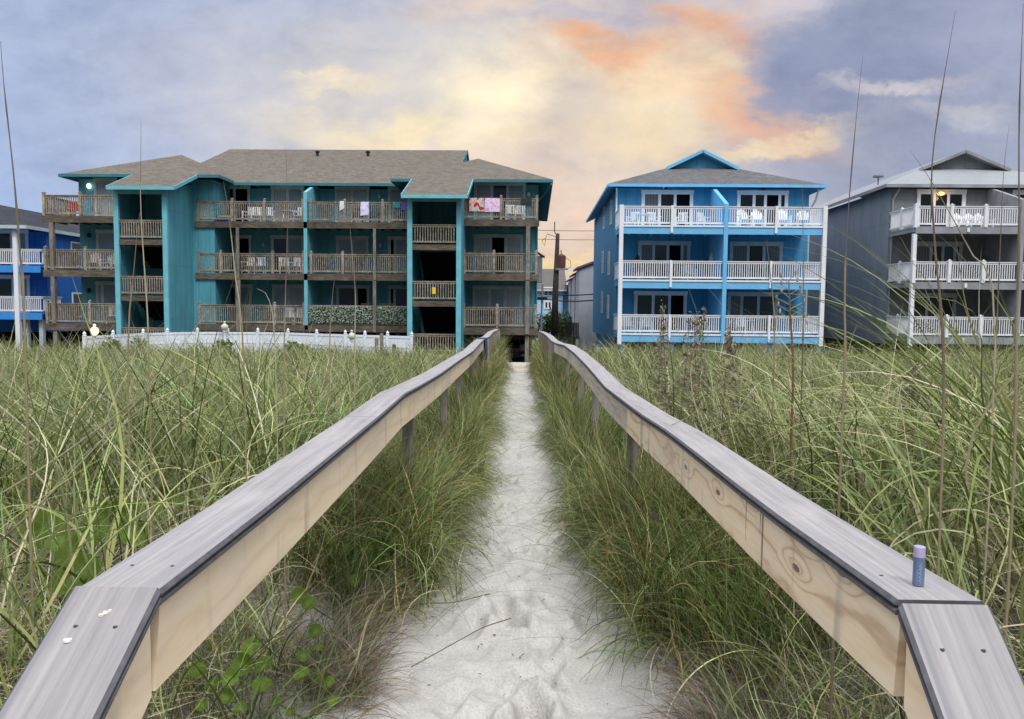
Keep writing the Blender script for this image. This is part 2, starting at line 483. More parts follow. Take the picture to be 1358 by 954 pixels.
def ground(x, y):
    x = np.asarray(x, float); y = np.asarray(y, float)
    z = ground_base(x, y)
    near = (1 - smooth(14, 24, y))
    w = np.zeros_like(z)
    for k, a, ph in BUMPS:
        w += np.sin(x * k * math.cos(a) * 2.2 + y * k * math.sin(a) * 1.6 + ph + 0.9 * np.sin(y * 1.7 + ph)) / (1.5 + k)
    return z + 0.017 * w * near


xs = np.concatenate([[-900, -300, -120, -60, -40], np.arange(-30, -3, 0.5), np.arange(-3, -1.0, 0.1), np.arange(-1.0, 1.0, 0.02), np.arange(1.0, 3, 0.1), np.arange(3, 30.1, 0.5), [40, 60, 120, 300, 900]])
ys = np.concatenate([[-60, -20, -8, -3], np.arange(-1, 1.6, 0.2), np.arange(1.6, 6, 0.022), np.arange(6, 12, 0.05), np.arange(12, 24, 0.15), np.arange(24, 36, 0.5), [40, 48, 60, 80, 120, 200, 400, 900, 1800]])
GX, GY = np.meshgrid(xs, ys)
GZ = ground(GX, GY)
for k in range(420):
    by = 1.6 + 8 * random.random() ** 1.4; FEET_ = (cx(by) + random.gauss(0, .35), by, random.uniform(.025, .07), random.uniform(-.016, .012))
    ix = np.where(np.abs(xs - FEET_[0]) < .2)[0]; iy = np.where(np.abs(ys - by) < .2)[0]
    if len(ix) and len(iy):
        sl = np.ix_(iy, ix); GZ[sl] += FEET_[3] * np.exp(-((GX[sl] - FEET_[0]) ** 2 + (GY[sl] - by) ** 2 * .7) / FEET_[2] ** 2)
for fx, fy, fa, fd in FEET:
    ix = np.where(np.abs(xs - fx) < 0.3)[0]; iy = np.where(np.abs(ys - fy) < 0.3)[0]
    if len(ix) == 0 or len(iy) == 0: continue
    sl = np.ix_(iy, ix)
    dx, dy = GX[sl] - fx, GY[sl] - fy
    c, s = math.cos(fa), math.sin(fa)
    q = ((c * dx + s * dy) / 0.055) ** 2 + ((-s * dx + c * dy) / 0.125) ** 2
    GZ[sl] += -fd * np.exp(-q ** 1.5) + fd * 0.45 * np.exp(-((np.sqrt(q) - 1.5) / 0.35) ** 2)
nv = GX.size; nyv, nxv = GX.shape
me = bpy.data.meshes.new('ground')
me.vertices.add(nv); me.vertices.foreach_set('co', np.stack([GX, GY, GZ], -1).reshape(-1).astype(np.float32))
idx = np.arange(nv).reshape(nyv, nxv)
quads = np.stack([idx[:-1, :-1], idx[:-1, 1:], idx[1:, 1:], idx[1:, :-1]], -1).reshape(-1, 4)
me.loops.add(quads.size); me.loops.foreach_set('vertex_index', quads.reshape(-1).astype(np.int32))
me.polygons.add(len(quads)); me.polygons.foreach_set('loop_start', (np.arange(len(quads)) * 4).astype(np.int32))
me.polygons.foreach_set('use_smooth', np.ones(len(quads), bool)); me.update(); me.validate()
t = NT('dune_sand')
geo = t.n('ShaderNodeNewGeometry'); sep = t.n('ShaderNodeSeparateXYZ'); t.l(geo.outputs['Position'], sep.inputs[0])
n1 = t.noise(geo.outputs['Position'], 2.2, 6, 0.65); n2 = t.noise(geo.outputs['Position'], 90.0, 4, 0.7); n3 = t.noise(geo.outputs['Position'], 5.5, 7, 0.7)
sand = t.ramp(n1.outputs[0], [(0.3, lin(166, 162, 155)), (0.5, lin(186, 182, 175)), (0.72, lin(202, 198, 191))])
sand = t.mix(0.35, sand, t.ramp(n2.outputs[0], [(0.3, lin(120, 114, 106)), (0.55, lin(190, 186, 179)), (0.75, lin(224, 221, 214))]))
dist = t.math('ABSOLUTE', t.math('SUBTRACT', sep.outputs[0], t.math('MULTIPLY_ADD', sep.outputs[1], -0.0155, 0.015)))
edge = t.math('ADD', dist, t.math('MULTIPLY', t.math('SUBTRACT', n3.outputs[0], 0.5), 0.9))
lit = t.math('MULTIPLY', t.math('SUBTRACT', edge, t.math('MULTIPLY_ADD', t.math('SUBTRACT', 4.2, sep.outputs[1], clamp=True), 0.4, 0.62)), 2.6, clamp=True)
litter = t.ramp(n3.outputs[0], [(0.3, lin(44, 38, 29)), (0.5, lin(76, 66, 50)), (0.72, lin(132, 120, 100))])
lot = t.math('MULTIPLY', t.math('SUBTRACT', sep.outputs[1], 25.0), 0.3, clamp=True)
gcol = t.mix(t.math('MULTIPLY', lit, 0.9), sand, litter)
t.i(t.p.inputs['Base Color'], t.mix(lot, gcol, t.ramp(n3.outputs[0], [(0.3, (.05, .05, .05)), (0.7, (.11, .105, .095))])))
t.set(Roughness=0.95); t.p.inputs['Specular IOR Level'].default_value = 0.1
n4 = t.noise(geo.outputs['Position'], 24.0, 5, 0.7)
t.bump(t.math('ADD', n2.outputs[0], t.math('ADD', t.math('MULTIPLY', n3.outputs[0], 2.0), t.math('MULTIPLY', n4.outputs[0], 2.0))), 0.55, 0.010)
me.materials.append(t.mat)
g_ob = bpy.data.objects.new('ground', me); COL.objects.link(g_ob); g_ob['kind'] = 'structure'
print('ground', nv)

# ------------------------------------------------------------------ building pieces
def railing(mb, p, q, zf, zt, step=0.115, bal=0.038, cap=0.11, low=0.1):
    """Balustrade between two (x, y) points."""
    (x0, y0), (x1, y1) = p, q
    L = math.hypot(x1 - x0, y1 - y0)
    mb.beam((x0, y0, zt - 0.02), (x1, y1, zt - 0.02), cap, 0.04)
    mb.beam((x0, y0, zt - 0.085), (x1, y1, zt - 0.085), 0.042, 0.088)
    mb.beam((x0, y0, zf + low + 0.04), (x1, y1, zf + low + 0.04), 0.042, 0.085)
    n = max(1, int(round(L / step)))
    for i in range(1, n):
        f = i / n
        x, y = x0 + (x1 - x0) * f, y0 + (y1 - y0) * f
        mb.box(x - bal / 2, x + bal / 2, y - bal / 2, y + bal / 2, zf + low + 0.083, zt - 0.13)


def rail_post(parent, mat, x, y, z0, z1, w=0.1, cap=True, name='rail_post'):
    b = MB(); b.box(x - w / 2, x + w / 2, y - w / 2, y + w / 2, z0, z1)
    if cap:
        b.box(x - w / 2 - .012, x + w / 2 + .012, y - w / 2 - .012, y + w / 2 + .012, z1, z1 + 0.025)
        b.lathe((x, y, z1 + 0.025), [(w * 0.5, 0), (w * 0.3, 0.03), (0.005, 0.05)], 4)
    return b.build(name, mat, parent)


def door(parent, x0, x1, yw, zf, zt, panes, trim='white_old', tw=0.11, name='sliding_door'):
    """Door or window frame on a wall facing -Y; panes: list of (fraction of width, glass)."""
    b = MB()
    b.box(x0, x0 + tw, yw - 0.06, yw + 0.02, zf, zt); b.box(x1 - tw, x1, yw - 0.06, yw + 0.02, zf, zt)
    b.box(x0 - .03, x1 + .03, yw - 0.07, yw + 0.02, zt, zt + tw * 1.4); b.box(x0 + tw, x1 - tw, yw - 0.06, yw + 0.02, zf, zf + 0.07)
    xi0, xi1 = x0 + tw, x1 - tw
    tot = sum(p[0] for p in panes); x = xi0; cuts = []
    for fr, g in panes:
        w = (xi1 - xi0) * fr / tot; cuts.append((x, x + w, g)); x += w
    for i, (a, c, g) in enumerate(cuts[:-1]): b.box(c - 0.035, c + 0.035, yw - 0.05, yw + 0.02, zf + 0.07, zt)
    fr = b.build(name, M[trim], parent)
    for i, (a, c, g) in enumerate(cuts):
        a2 = a + (0.035 if i else 0); c2 = c - (0.035 if i < len(cuts) - 1 else 0)
        p = MB(); yy = yw - 0.028 - 0.008 * (i % 2)
        p.box(a2, c2, yy, yw - 0.004, zf + 0.07, zt); po = p.build('pane', M[g], fr)
        s = MB(); e = 0.04
        s.box(a2, a2 + e, yy - .012, yy - .001, zf + .07, zt); s.box(c2 - e, c2, yy - .012, yy - .001, zf + .07, zt); s.box(a2 + e, c2 - e, yy - .012, yy - .001, zt - e, zt); s.box(a2 + e, c2 - e, yy - .012, yy - .001, zf + .07, zf + .07 + e)
        s.build('sash', M[trim], fr)
    return fr


def window_side(parent, xw, y0, y1, z0, z1, face, glass, trim):
    """Window on a wall facing +X or -X."""
    b = MB(); e = 0.05 * face; t_ = 0.09
    for (a, c, d, f) in ((y0, y0 + t_, z0, z1), (y1 - t_, y1, z0, z1), (y0 + t_, y1 - t_, z1 - t_, z1), (y0 + t_, y1 - t_, z0, z0 + t_), (y0 + t_, y1 - t_, (z0 + z1) / 2 - .03, (z0 + z1) / 2 + .03)):
        b.box(xw - .02 * face, xw + e, a, c, d, f)
    w = b.build('window', M[trim], parent)
    p = MB(); p.box(xw + .004 * face, xw + .02 * face, y0 + t_, y1 - t_, z0 + t_, z1 - t_); p.build('pane', M[glass], w)
    return w


def roof_part(parent, faces, mat_top, mat_under, thick=0.16, name='roof'):
    b = MB()
    for f in faces: b.prism(f, (0, 0, -thick), 0, 1)
    o = b.build(name, [M[mat_top], M[mat_under]], parent)
    return o


def fascia(parent, pts, mat, h=0.2, w=0.04, name='fascia', drop=0.08):
    b = MB()
    for p, q in zip(pts[:-1], pts[1:]):
        b.beam(Vector(p) - Vector((0, 0, drop)), Vector(q) - Vector((0, 0, drop)), w, h)
    return b.build(name, M[mat], parent)


def wall_lamp(parent, x, y, z, mat='white_old', s=0.12):
    b = MB(); b.lathe((x, y - 0.1, z), [(s * .4, -s), (s * .8, -s * .6), (s * .8, s * .6), (s * .3, s)], 8); b.box(x - .04, x + .04, y - .1, y, z - .03, z + .03)
    return b.build('wall_lamp', M[mat], parent)


# ================================================================== teal apartment building
FT = {3: 4.43, 2: 1.69, 1: -1.05}
teal = thing('apartment_building', 'long teal three storey apartment building with brown shingle roof and weathered wooden balconies', 'building', (-12, 46, GROUND_Z))
# body
yW, yM = 41.3, 43.2                                 # wing wall and middle wall
xl0, xl1 = X(107, 41.0), X(222, 41.0); xr0, xr1 = -3.35, X(713, 41.2)
b = MB(); b.box(xl0, -16.9, 41.0, 54, -1.5, 6.62); b.build('wall', M['teal'], teal)
b = MB(); b.box(-16.897, -6.6, yM, 60, -1.5, 6.5); b.build('wall', M['teal'], teal)
b = MB(); b.box(-6.597, xr1, yW, 54, -1.5, 6.5); b.build('wall', M['teal'], teal)
# middle gable ends under the high roof
for gx in (-19.9, -4.45):
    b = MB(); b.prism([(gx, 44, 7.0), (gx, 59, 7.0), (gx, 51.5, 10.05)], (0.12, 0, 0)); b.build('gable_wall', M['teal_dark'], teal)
# underside floor beams + piles
b = MB(); b.box(xl0 + .1, xr1 - .1, 41.45, 53.9, -1.75, -1.503); b.build('floor_frame', M['pile'], teal)
for i in range(14):
    px_ = xl0 + 0.6 + i * (xr1 - xl0 - 1.0) / 13
    for yy in (42.2, 47.5, 53):
        b = MB(); b.box(px_ - .14, px_ + .14, yy - .14, yy + .14, GROUND_Z - .1, -1.752); b.build('pile', M['pile'], teal)
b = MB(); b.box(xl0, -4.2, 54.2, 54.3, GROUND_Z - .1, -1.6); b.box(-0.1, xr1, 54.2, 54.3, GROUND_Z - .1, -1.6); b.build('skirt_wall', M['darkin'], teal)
# roofs
SL = 0.39
def zp(y, e): return e[1] + SL * (y - e[0])
eL, eR, eM = (40.2, 6.75), (40.2, 6.6), (42.1, 6.66)
pkL = (-20.55, 45.3, zp(45.3, eL)); pkR = (-3.15, 45.4, zp(45.4, eR))
rbL = (-20.55, 49.5, pkL[2]); rbR = (-3.15, 49.5, pkR[2])
LX0, LX1 = -24.75, -16.3; RX0, RX1 = -7.29, 1.06
tyL, tyR = 37.6, 36.9
TL0, TL1, TR0, TR1 = -20.8, -17.45, -6.2, -3.07
lf = [[(LX0, 40.2, 6.75), (TL0, 40.2, 6.75), (TL0, tyL, zp(tyL, eL)), (TL1, tyL, zp(tyL, eL)), (TL1, 40.2, 6.75), (LX1, 40.2, 6.75), pkL],
      [(LX0, 54.5, 6.75), (LX0, 40.2, 6.75), pkL, rbL], [(LX1, 40.2, 6.75), (LX1, 54.5, 6.75), rbL, pkL], [(LX1, 54.5, 6.75), (LX0, 54.5, 6.75), rbL]]
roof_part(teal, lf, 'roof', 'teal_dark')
rf = [[(RX0, 40.2, 6.6), (TR0, 40.2, 6.6), (TR0, tyR, zp(tyR, eR)), (TR1, tyR, zp(tyR, eR)), (TR1, 40.2, 6.6), (RX1, 40.2, 6.6), pkR],
      [(RX0, 54.5, 6.6), (RX0, 40.2, 6.6), pkR, rbR], [(RX1, 40.2, 6.6), (RX1, 54.5, 6.2), rbR, pkR], [(RX1, 54.5, 6.2), (RX0, 54.5, 6.6), rbR]]
rfo = roof_part(teal, rf, 'roof', 'teal_dark')
mr = [[(-20.3, 42.1, 6.66), (-4.3, 42.1, 6.66), (-4.3, 51.5, 10.32), (-20.1, 51.5, 10.32)],
      [(-20.1, 51.5, 10.32), (-4.3, 51.5, 10.32), (-4.3, 61, 6.7), (-20.3, 61, 6.7)]]
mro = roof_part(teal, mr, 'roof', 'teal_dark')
for (px_, py_) in ((421, 210), (488, 210)):
    yv = 49.4
    b = MB(); z_ = zp(yv, eM); x_ = X(px_, yv, 210); b.lathe((x_, yv, z_), [(.09, -.05), (.09, .2), (.15, .21), (.15, .3), (.03, .34)], 8); b.build('roof_vent', M['black'], mro)
fascia(teal, [(LX0, 54.5, 6.75), (LX0, 40.17, 6.75), (TL0, 40.17, 6.75)], 'teal_dark', .15)
fascia(teal, [(TL0 - .02, 40.2, 6.75), (TL0 - .02, tyL, zp(tyL, eL)), (TL1 + .02, tyL - .02, zp(tyL, eL)), (TL1 + .02, 40.2, 6.75)], 'teal_trim', .17)
fascia(teal, [(TL1 + .03, 40.18, 6.75), (LX1, 40.18, 6.75), (LX1 + .02, 42.1, 6.75)], 'teal_dark', .16)
fascia(teal, [(LX1 + .05, 42.08, 6.66), (RX0 - .05, 42.08, 6.66)], 'teal_dark', 0.15)
fascia(teal, [(RX0 - .02, 43.2, 6.6), (RX0 - .02, 40.18, 6.6), (TR0 - .03, 40.18, 6.6)], 'teal_dark', .15)
fascia(teal, [(TR0 - .02, 40.2, 6.6), (TR0 - .02, tyR, zp(tyR, eR)), (TR1 + .02, tyR - .02, zp(tyR, eR)), (TR1 + .02, 40.2, 6.6)], 'teal_trim', .17)
fascia(teal, [(TR1 + .03, 40.18, 6.6), (RX1, 40.18, 6.6), (RX1 + .02, 54.5, 6.2)], 'teal_dark', .15)
fascia(teal, [(-4.27, 42.1, 6.66), (-4.27, 51.5, 10.32), (-4.27, 61, 6.7)], 'teal_dark', .2)

# stair towers
def tower(xa, xb, yf, zl, ztop, depth_to):
    tw = 0.24
    for x_ in (xa, xb - tw):
        b = MB(); b.box(x_, x_ + tw, yf, yf + 0.16, -2.9, ztop); b.build('corner_post', M['teal_trim'], teal)
    b = MB(); b.box(xa + tw, xb - tw, yf + .005, yf + .15, ztop - 0.32, ztop - .005); b.build('lintel', M['teal_trim'], teal)
    tz = lambda y: ztop + SL * (y - yf)
    for x_ in (xa, xb - .14):
        b = MB(); b.prism([(x_, yf + .162, -2.9), (x_, depth_to, -2.9), (x_, depth_to, min(tz(depth_to), ztop + 1.0)), (x_, yf + .162, ztop)], (0.14, 0, 0)); b.build('side_wall', M['teal'], teal)
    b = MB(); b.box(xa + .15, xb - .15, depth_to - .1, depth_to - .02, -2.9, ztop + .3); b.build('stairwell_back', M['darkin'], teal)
    for k, z_ in enumerate(zl):
        b = MB(); b.box(xa + tw, xb - tw, yf + .02, yf + 1.5, z_ - .27, z_); ld = b.build('landing', M['deckwood'], teal)
        r = MB(); railing(r, (xa + tw, yf + .1), (xb - tw, yf + .1), z_, z_ + 0.97, 0.125, 0.045); r.build('railing', M['railwood'], ld)
        if k < 2:
            b = MB()
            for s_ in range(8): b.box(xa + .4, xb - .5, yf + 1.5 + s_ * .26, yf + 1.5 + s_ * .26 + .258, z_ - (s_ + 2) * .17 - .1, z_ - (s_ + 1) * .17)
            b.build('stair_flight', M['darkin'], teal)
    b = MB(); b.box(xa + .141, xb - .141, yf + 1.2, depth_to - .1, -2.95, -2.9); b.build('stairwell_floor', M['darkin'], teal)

tower(X(152, 38.1), X(222.5, 38.1), 38.1, (3.20, 0.42, -2.15), zp(38.1, eL) - .17, 43.0)
tower(X(540, 37.6), X(611.5, 37.6), 37.6, (3.02, 0.28, -2.3), zp(37.6, eR) - .17, 42.0)
wl = MB(); x_ = X(575, 37.5); wl.box(x_ - .09, x_ + .09, 37.63, 37.66, .62, .95); tg = wl.build('yellow_tag', m_simple('yellow_tag', (.8, .55, .04), .6, .1), None, (x_, 37.62, .62))
tag(tg, 'small yellow tag hung on the railing of the right stair tower', 'tag')
# middle divider fin
dx = X(406, 41.0)
b = MB(); b.prism([(dx - .09, 40.9, -1.3), (dx - .09, yM, -1.3), (dx - .09, yM, 6.6), (dx - .09, 42.6, 6.6), (dx - .09, 40.9, 5.98)], (.18, 0, 0)); b.build('divider_wall', M['teal_trim'], teal)

def wood_balcony(parent, x0, x1, yf, yb, zf, posts, rails, zt=1.06, fh=0.34, xside=None, name='balcony', wood='deckwood', rmat='railwood', step=0.115):
    b = MB(); b.box(x0, x1, yf + .05, yb, zf - .06, zf); b.box(x0, x1, yf, yf + .048, zf - fh, zf + .004)
    for k in range(int((x1 - x0) / 0.6) + 1):
        xj = x0 + .05 + k * 0.6
        if xj < x1: b.box(xj - .03, xj + .03, yf + .05, yb, zf - .25, zf - .062)
    bal = b.build(name, M[wood], parent)
    for (a, c) in rails:
        r = MB(); railing(r, (a, yf + .1), (c, yf + .1), zf, zf + zt, step); r.build('railing', M[rmat], bal)
    if xside:
        for xs_, y1_ in xside:
            r = MB(); railing(r, (xs_, yf + .15), (xs_, y1_), zf, zf + zt, step); r.build('railing', M[rmat], bal)
    for p_ in posts: rail_post(bal, M['railwood' if rmat == 'railwood' else rmat], p_, yf + .1, zf - .05, zf + zt + .1, 0.13 if rmat == 'railwood' else .1)
    return bal

# left wing balconies
wx0, wx1 = X(61, 39), X(152, 38.6)
for fl, lt in ((3, 0), (2, 0), (1, -.02)):
    zf = FT[fl]
    pm = X(109 if fl == 3 else (114 if fl == 2 else 118), 39)
    wood_balcony(teal, wx0 - .1, wx1 + .02, 38.9, 40.99, zf, [wx0, pm], [(wx0, pm), (pm, wx1)], xside=[(wx0, 41.8)])
for z0, z1 in ((FT[2] - .3, FT[3] - .34), (FT[1] - .3, FT[2] - .34)):
    b = MB(); x_ = X(71, 39); b.box(x_ - .1, x_ + .1, 38.86, 39.06, z0 + .3, z1); b.build('support_post', M['oldpost'], teal)
b = MB(); x_ = X(71, 39); b.box(x_ - .1, x_ + .1, 38.95, 39.15, GROUND_Z, FT[1] - .34); b.build('support_post', M['oldpost'], teal)
door(teal, X(128, 41), X(158, 41), 41.0, FT[3], FT[3] + 2.1, [(1, 'g_pale')])
door(teal, X(129, 41), X(158, 41), 41.0, FT[2], FT[2] + 2.1, [(1, 'g_sky')])
door(teal, X(127, 41), X(158, 41), 41.0, FT[1], FT[1] + 2.1, [(0.3, 'g_pale'), (1, 'g_sky')])
wall_lamp(teal, X(120, 41), 41.0, 1.69 + 1.95, 'black'); wall_lamp(teal, X(118, 41), 41.0, FT[1] + 1.75, 'black')
lampo = MB(); x_, z_ = X(119.5, 41, 247), Z(119.5, 247, 40.9); lampo.lathe((x_, 40.88, z_), [(.02, -.14), (.1, -.07), (.1, .07), (.02, .14)], 10); lampo.build('porch_light', M['lit_bulb'], teal, smooth=True)

# middle balconies
mx0, mx1 = X(261, 41), X(541, 41)
yD = 40.9
post_px = {3: [263, 308, 351, 402, 412, 457, 507], 2: [263, 292, 361, 402, 412, 454], 1: [263, 363, 402]}
for fl in (3, 2, 1):
    zf = FT[fl]; ps = [X(p, yD) for p in post_px[fl]]
    rr = [(X(263, yD), dx - .09)] + ([(dx + .09, mx1)] if fl > 1 else [])
    wood_balcony(teal, mx0 - .05, mx1, yD, yM - .002, zf, ps, rr)
    if fl == 1:
        bb = MB(); bb.beam((dx + .1, yD + .1, zf + 1.04), (mx1, yD + .1, zf + 1.04), .12, .08); bb.beam((dx + .1, yD + .1, zf + .1), (mx1, yD + .1, zf + .1), .06, .1); bb.build('railing', M['railwood'], teal)
for px_ in (316, 497):
    b = MB(); x_ = X(px_, yD); b.box(x_ - .075, x_ + .075, yD - .09, yD - .005, FT[2] - .3, FT[3] - .34); b.build('support_post', M['oldpost'], teal)
    w_ = .12 if px_ == 316 else .085
    b = MB(); b.box(x_ - w_, x_ + w_, yD - .12, yD - .005, FT[1] - .34, FT[2] - .34); b.build('support_post', M['oldpost'], teal)
for k in range(6):
    b = MB(); x_ = mx0 + .3 + k * 2.1; b.box(x_ - .1, x_ + .1, yD + .1, yD + .3, GROUND_Z, FT[1] - .26); b.build('support_post', M['pile'], teal)
mid = {3: [(292, 333, [(1, 'g_black'), (1, 'g_black')]), (361, 404, [(1, 'g_pale'), (1, 'g_sky')]), (445, 490, [(1, 'g_pale'), (1, 'g_pale')]), (515, 545, [(1, 'g_sky')])],
       2: [(291, 334, [(1, 'g_black'), (1, 'g_black')]), (360, 404, [(1, 'g_blue'), (1, 'g_sky')]), (446, 489, [(1, 'g_sky'), (1, 'g_sky')]), (515, 545, [(.35, 'g_black'), (1, 'g_sky')])],
       1: [(292, 334, [(1, 'g_blue'), (1, 'g_sky')]), (361, 404, [(1, 'g_sky'), (1, 'g_pale')]), (446, 490, [(1, 'g_blue'), (.6, 'g_black')]), (515, 545, [(.3, 'g_black'), (1, 'g_blue')])]}
for fl, lst in mid.items():
    for a, c, pn in lst: door(teal, X(a, yM), X(c, yM), yM, FT[fl], FT[fl] + 2.07, pn)
for px_, fl in ((504, 3), (505, 2), (350, 2)): wall_lamp(teal, X(px_, yM), yM, FT[fl] + 1.7)
# leafy privacy screen on the lowest balcony: many small leaves woven on a net
pts = MB()
for k in range(2600):
    x_ = random.uniform(dx + .14, mx1 - .05); z_ = FT[1] + random.uniform(.14, 1.0); y_ = yD - .02 + random.uniform(-.04, .03); a = random.uniform(0, 6.28); s_ = random.uniform(.03, .065)
    ux, uz = math.cos(a) * s_, math.sin(a) * s_; ty = random.uniform(-.02, .02)
    pts.add([(x_ - ux, y_, z_ - uz), (x_ + uz * .5, y_ + ty, z_ - ux * .5), (x_ + ux, y_, z_ + uz), (x_ - uz * .5, y_ - ty, z_ + ux * .5)], [(0, 1, 2, 3)], k % 4)
pts.box(dx + .12, mx1 - .03, yD + .03, yD + .04, FT[1] + .12, FT[1] + 1.0, 3)
pts.build('leaf_screen', [m_simple('screen_leaf_a', (.30, .36, .28), .6, .2), m_simple('screen_leaf_b', (.14, .20, .12), .6, .2), m_simple('screen_leaf_c', (.42, .46, .38), .6, .2), m_simple('screen_net', (.03, .045, .03), .8, .2)], teal)

# right wing balconies
qx0, qx1 = X(614, 39.3), X(712.5, 39.3)
for fl in (3, 2, 1):
    zf = FT[fl]; pm = X(664 if fl == 3 else (655 if fl == 2 else 660), 39.3)
    ps = [qx0 + .05, pm, qx1 - .05]
    wood_balcony(teal, qx0 - .05, qx1 + .08, 39.2, 41.29, zf, ps, [(qx0 + .05, pm), (pm, qx1 - .05)], xside=[(qx1 - .05, 41.2)])
for z0, z1 in ((FT[2], FT[3] - .34), (FT[1], FT[2] - .34), (GROUND_Z, FT[1] - .34)):
    b = MB(); x_ = X(700, 39.2); b.box(x_ - .1, x_ + .1, 39.1 if z0 > GROUND_Z else 39.3, 39.19 if z0 > GROUND_Z else 39.5, z0 - (.3 if z0 > GROUND_Z else 0), z1); b.build('support_post', M['oldpost'], teal)
b = MB(); b.box(-3.0, -2.75, 41.8, 42.1, GROUND_Z, -1.75); b.build('pile', M['pile'], teal)
door(teal, X(628, yW), X(696, yW), yW, FT[3], FT[3] + 2.05, [(1, 'g_sky'), (1, 'g_blue'), (1, 'g_sky')])
door(teal, X(628, yW), X(693, yW), yW, FT[2], FT[2] + 2.05, [(1, 'g_pale'), (1, 'g_black'), (1, 'g_pale')])
door(teal, X(627, yW), X(693, yW), yW, FT[1], FT[1] + 2.05, [(1, 'g_pale'), (1, 'g_sky'), (1, 'g_pale')])
wall_lamp(teal, X(700, yW), yW, FT[3] + 1.55)
b = MB(); b.tube([(1.0, 40.1, 6.35), (0.6, 41.2, 5.9), (xr1 - .05, 41.2, 5.6), (xr1 - .05, 41.22, -1.5)], .045); b.build('downspout', M['teal_dark'], teal)
b = MB(); b.box(xr1, xr1 + .35, 48, 49.4, 1.6, 3.2); b.prism([(xr1, 47.9, 3.5), (xr1 + .5, 47.9, 3.2), (xr1 + .5, 49.5, 3.2), (xr1, 49.5, 3.5)], (0, 0, -.06)); b.build('side_bay', M['gray_trim'], teal)

# ================================================================== blue duplex
FB = {3: 4.2, 2: 1.46, 1: -1.27}
blue = thing('beach_house', 'bright blue three storey duplex with white railings and a small blue gable on its roof', 'house', (10, 46, GROUND_Z))
bx0, bx1, bw = X(817.5, 42.5), X(1070, 42.5), 42.5
b = MB(); b.box(bx0, bx1, bw, 58, -1.75, 6.55); b.build('wall', M['blue'], blue)
b = MB(); b.box(bx0 + .25, bx0 + 2.2, 45.5, 57.5, GROUND_Z - .1, -1.753); b.box(bx0 + 4, bx1 - .4, 50, 57, GROUND_Z - .1, -1.753); b.build('lower_wall', M['blue'], blue)
for x_, y_ in [(bx0 + .3, 43), (bx0 + 3.5, 43), (9.7, 43), (12.3, 43), (bx1 - .4, 43), (4.75, 39.7), (7.2, 39.7), (9.75, 39.7), (12.3, 39.7), (14.7, 39.7)]:
    b = MB(); b.box(x_ - .12, x_ + .12, y_ - .12, y_ + .12, GROUND_Z - .1, -1.76 if y_ > 42 else FB[1] - .42); b.build('pile', M['blue_trim'], blue)
dX0, dX1 = X(823.5, 39.4), X(1091, 39.4); fin = X(961, 39.4)
eB = (41.9, 6.68); ex0, ex1 = X(805, 41.9), X(1092, 41.9)
rbx = (ex0 + ex1) / 2; gy = 45.9; gz_ = zp(gy, eB); off = gy - 41.9
gx0, gx1 = ex0 + off * .95, ex1 - off * .95; rz = gz_ + .98
fa = [[(ex0, 41.9, 6.68), (ex1, 41.9, 6.68), (gx1, gy, gz_), (gx0, gy, gz_)],
      [(ex0, 58.4, 6.55), (ex0, 41.9, 6.68), (gx0, gy, gz_), (gx0 - .02, gy - .4, gz_ - .0), (rbx, gy - .4, rz), (rbx, 58.4, rz)],
      [(ex1, 41.9, 6.68), (ex1, 58.4, 6.55), (rbx, 58.4, rz), (rbx, gy - .4, rz), (gx1 + .02, gy - .4, gz_), (gx1, gy, gz_)]]
roof_part(blue, fa, 'roof_blue', 'blue_trim')
b = MB(); b.prism([(gx0 + .1, gy + .02, gz_ - .1), (gx1 - .1, gy + .02, gz_ - .1), (rbx, gy + .02, rz - .1)], (0, .12, 0)); b.build('gable_wall', M['blue'], blue)
fascia(blue, [(gx0 - .1, gy - .42, gz_ - .02), (rbx, gy - .42, rz + .01), (gx1 + .1, gy - .42, gz_ - .02)], 'blue_trim', .17)
fascia(blue, [(ex0, 58.4, 6.55), (ex0 - .01, 41.88, 6.68), (ex1 + .01, 41.88, 6.68), (ex1, 58.4, 6.55)], 'blue_trim', .15)
for fl in (3, 2, 1):
    zf = FB[fl]
    mps = [X(889.5, 39.4), X(1027 if fl == 3 else 1022, 39.4)]
    bal = wood_balcony(blue, dX0, dX1, 39.35, bw - .003, zf, [], [(dX0, fin - .1), (fin + .1, dX1)], zt=.98, fh=.42, xside=[(dX0 + .02, bw - .05), (dX1 - .02, bw - .05)], wood='blue_trim', rmat='white')
    b = MB(); b.box(dX0 - .02, dX1 + .02, 39.31, 39.352, zf - .07, zf + .02); b.build('deck_edge', M['white'], bal)
    for p_ in mps: rail_post(bal, M['white'], p_, 39.33, zf - .36, zf + 1.0, .11, False)
for x_ in (dX0 - .02, dX1 + .02):
    b = MB(); b.box(x_ - .1, x_ + .1, 39.28, 39.48, FB[1] - .55, FB[3] + 1.02); b.build('corner_post', M['white'], blue)
b = MB(); b.prism([(fin - .1, 39.29, FB[1] - .45), (fin - .1, bw, FB[1] - .45), (fin - .1, bw, 6.5), (fin - .1, 42.0, 6.45), (fin - .1, 39.29, FB[3] + 1.1)], (.2, 0, 0)); b.build('divider_wall', M['blue_trim'], blue)
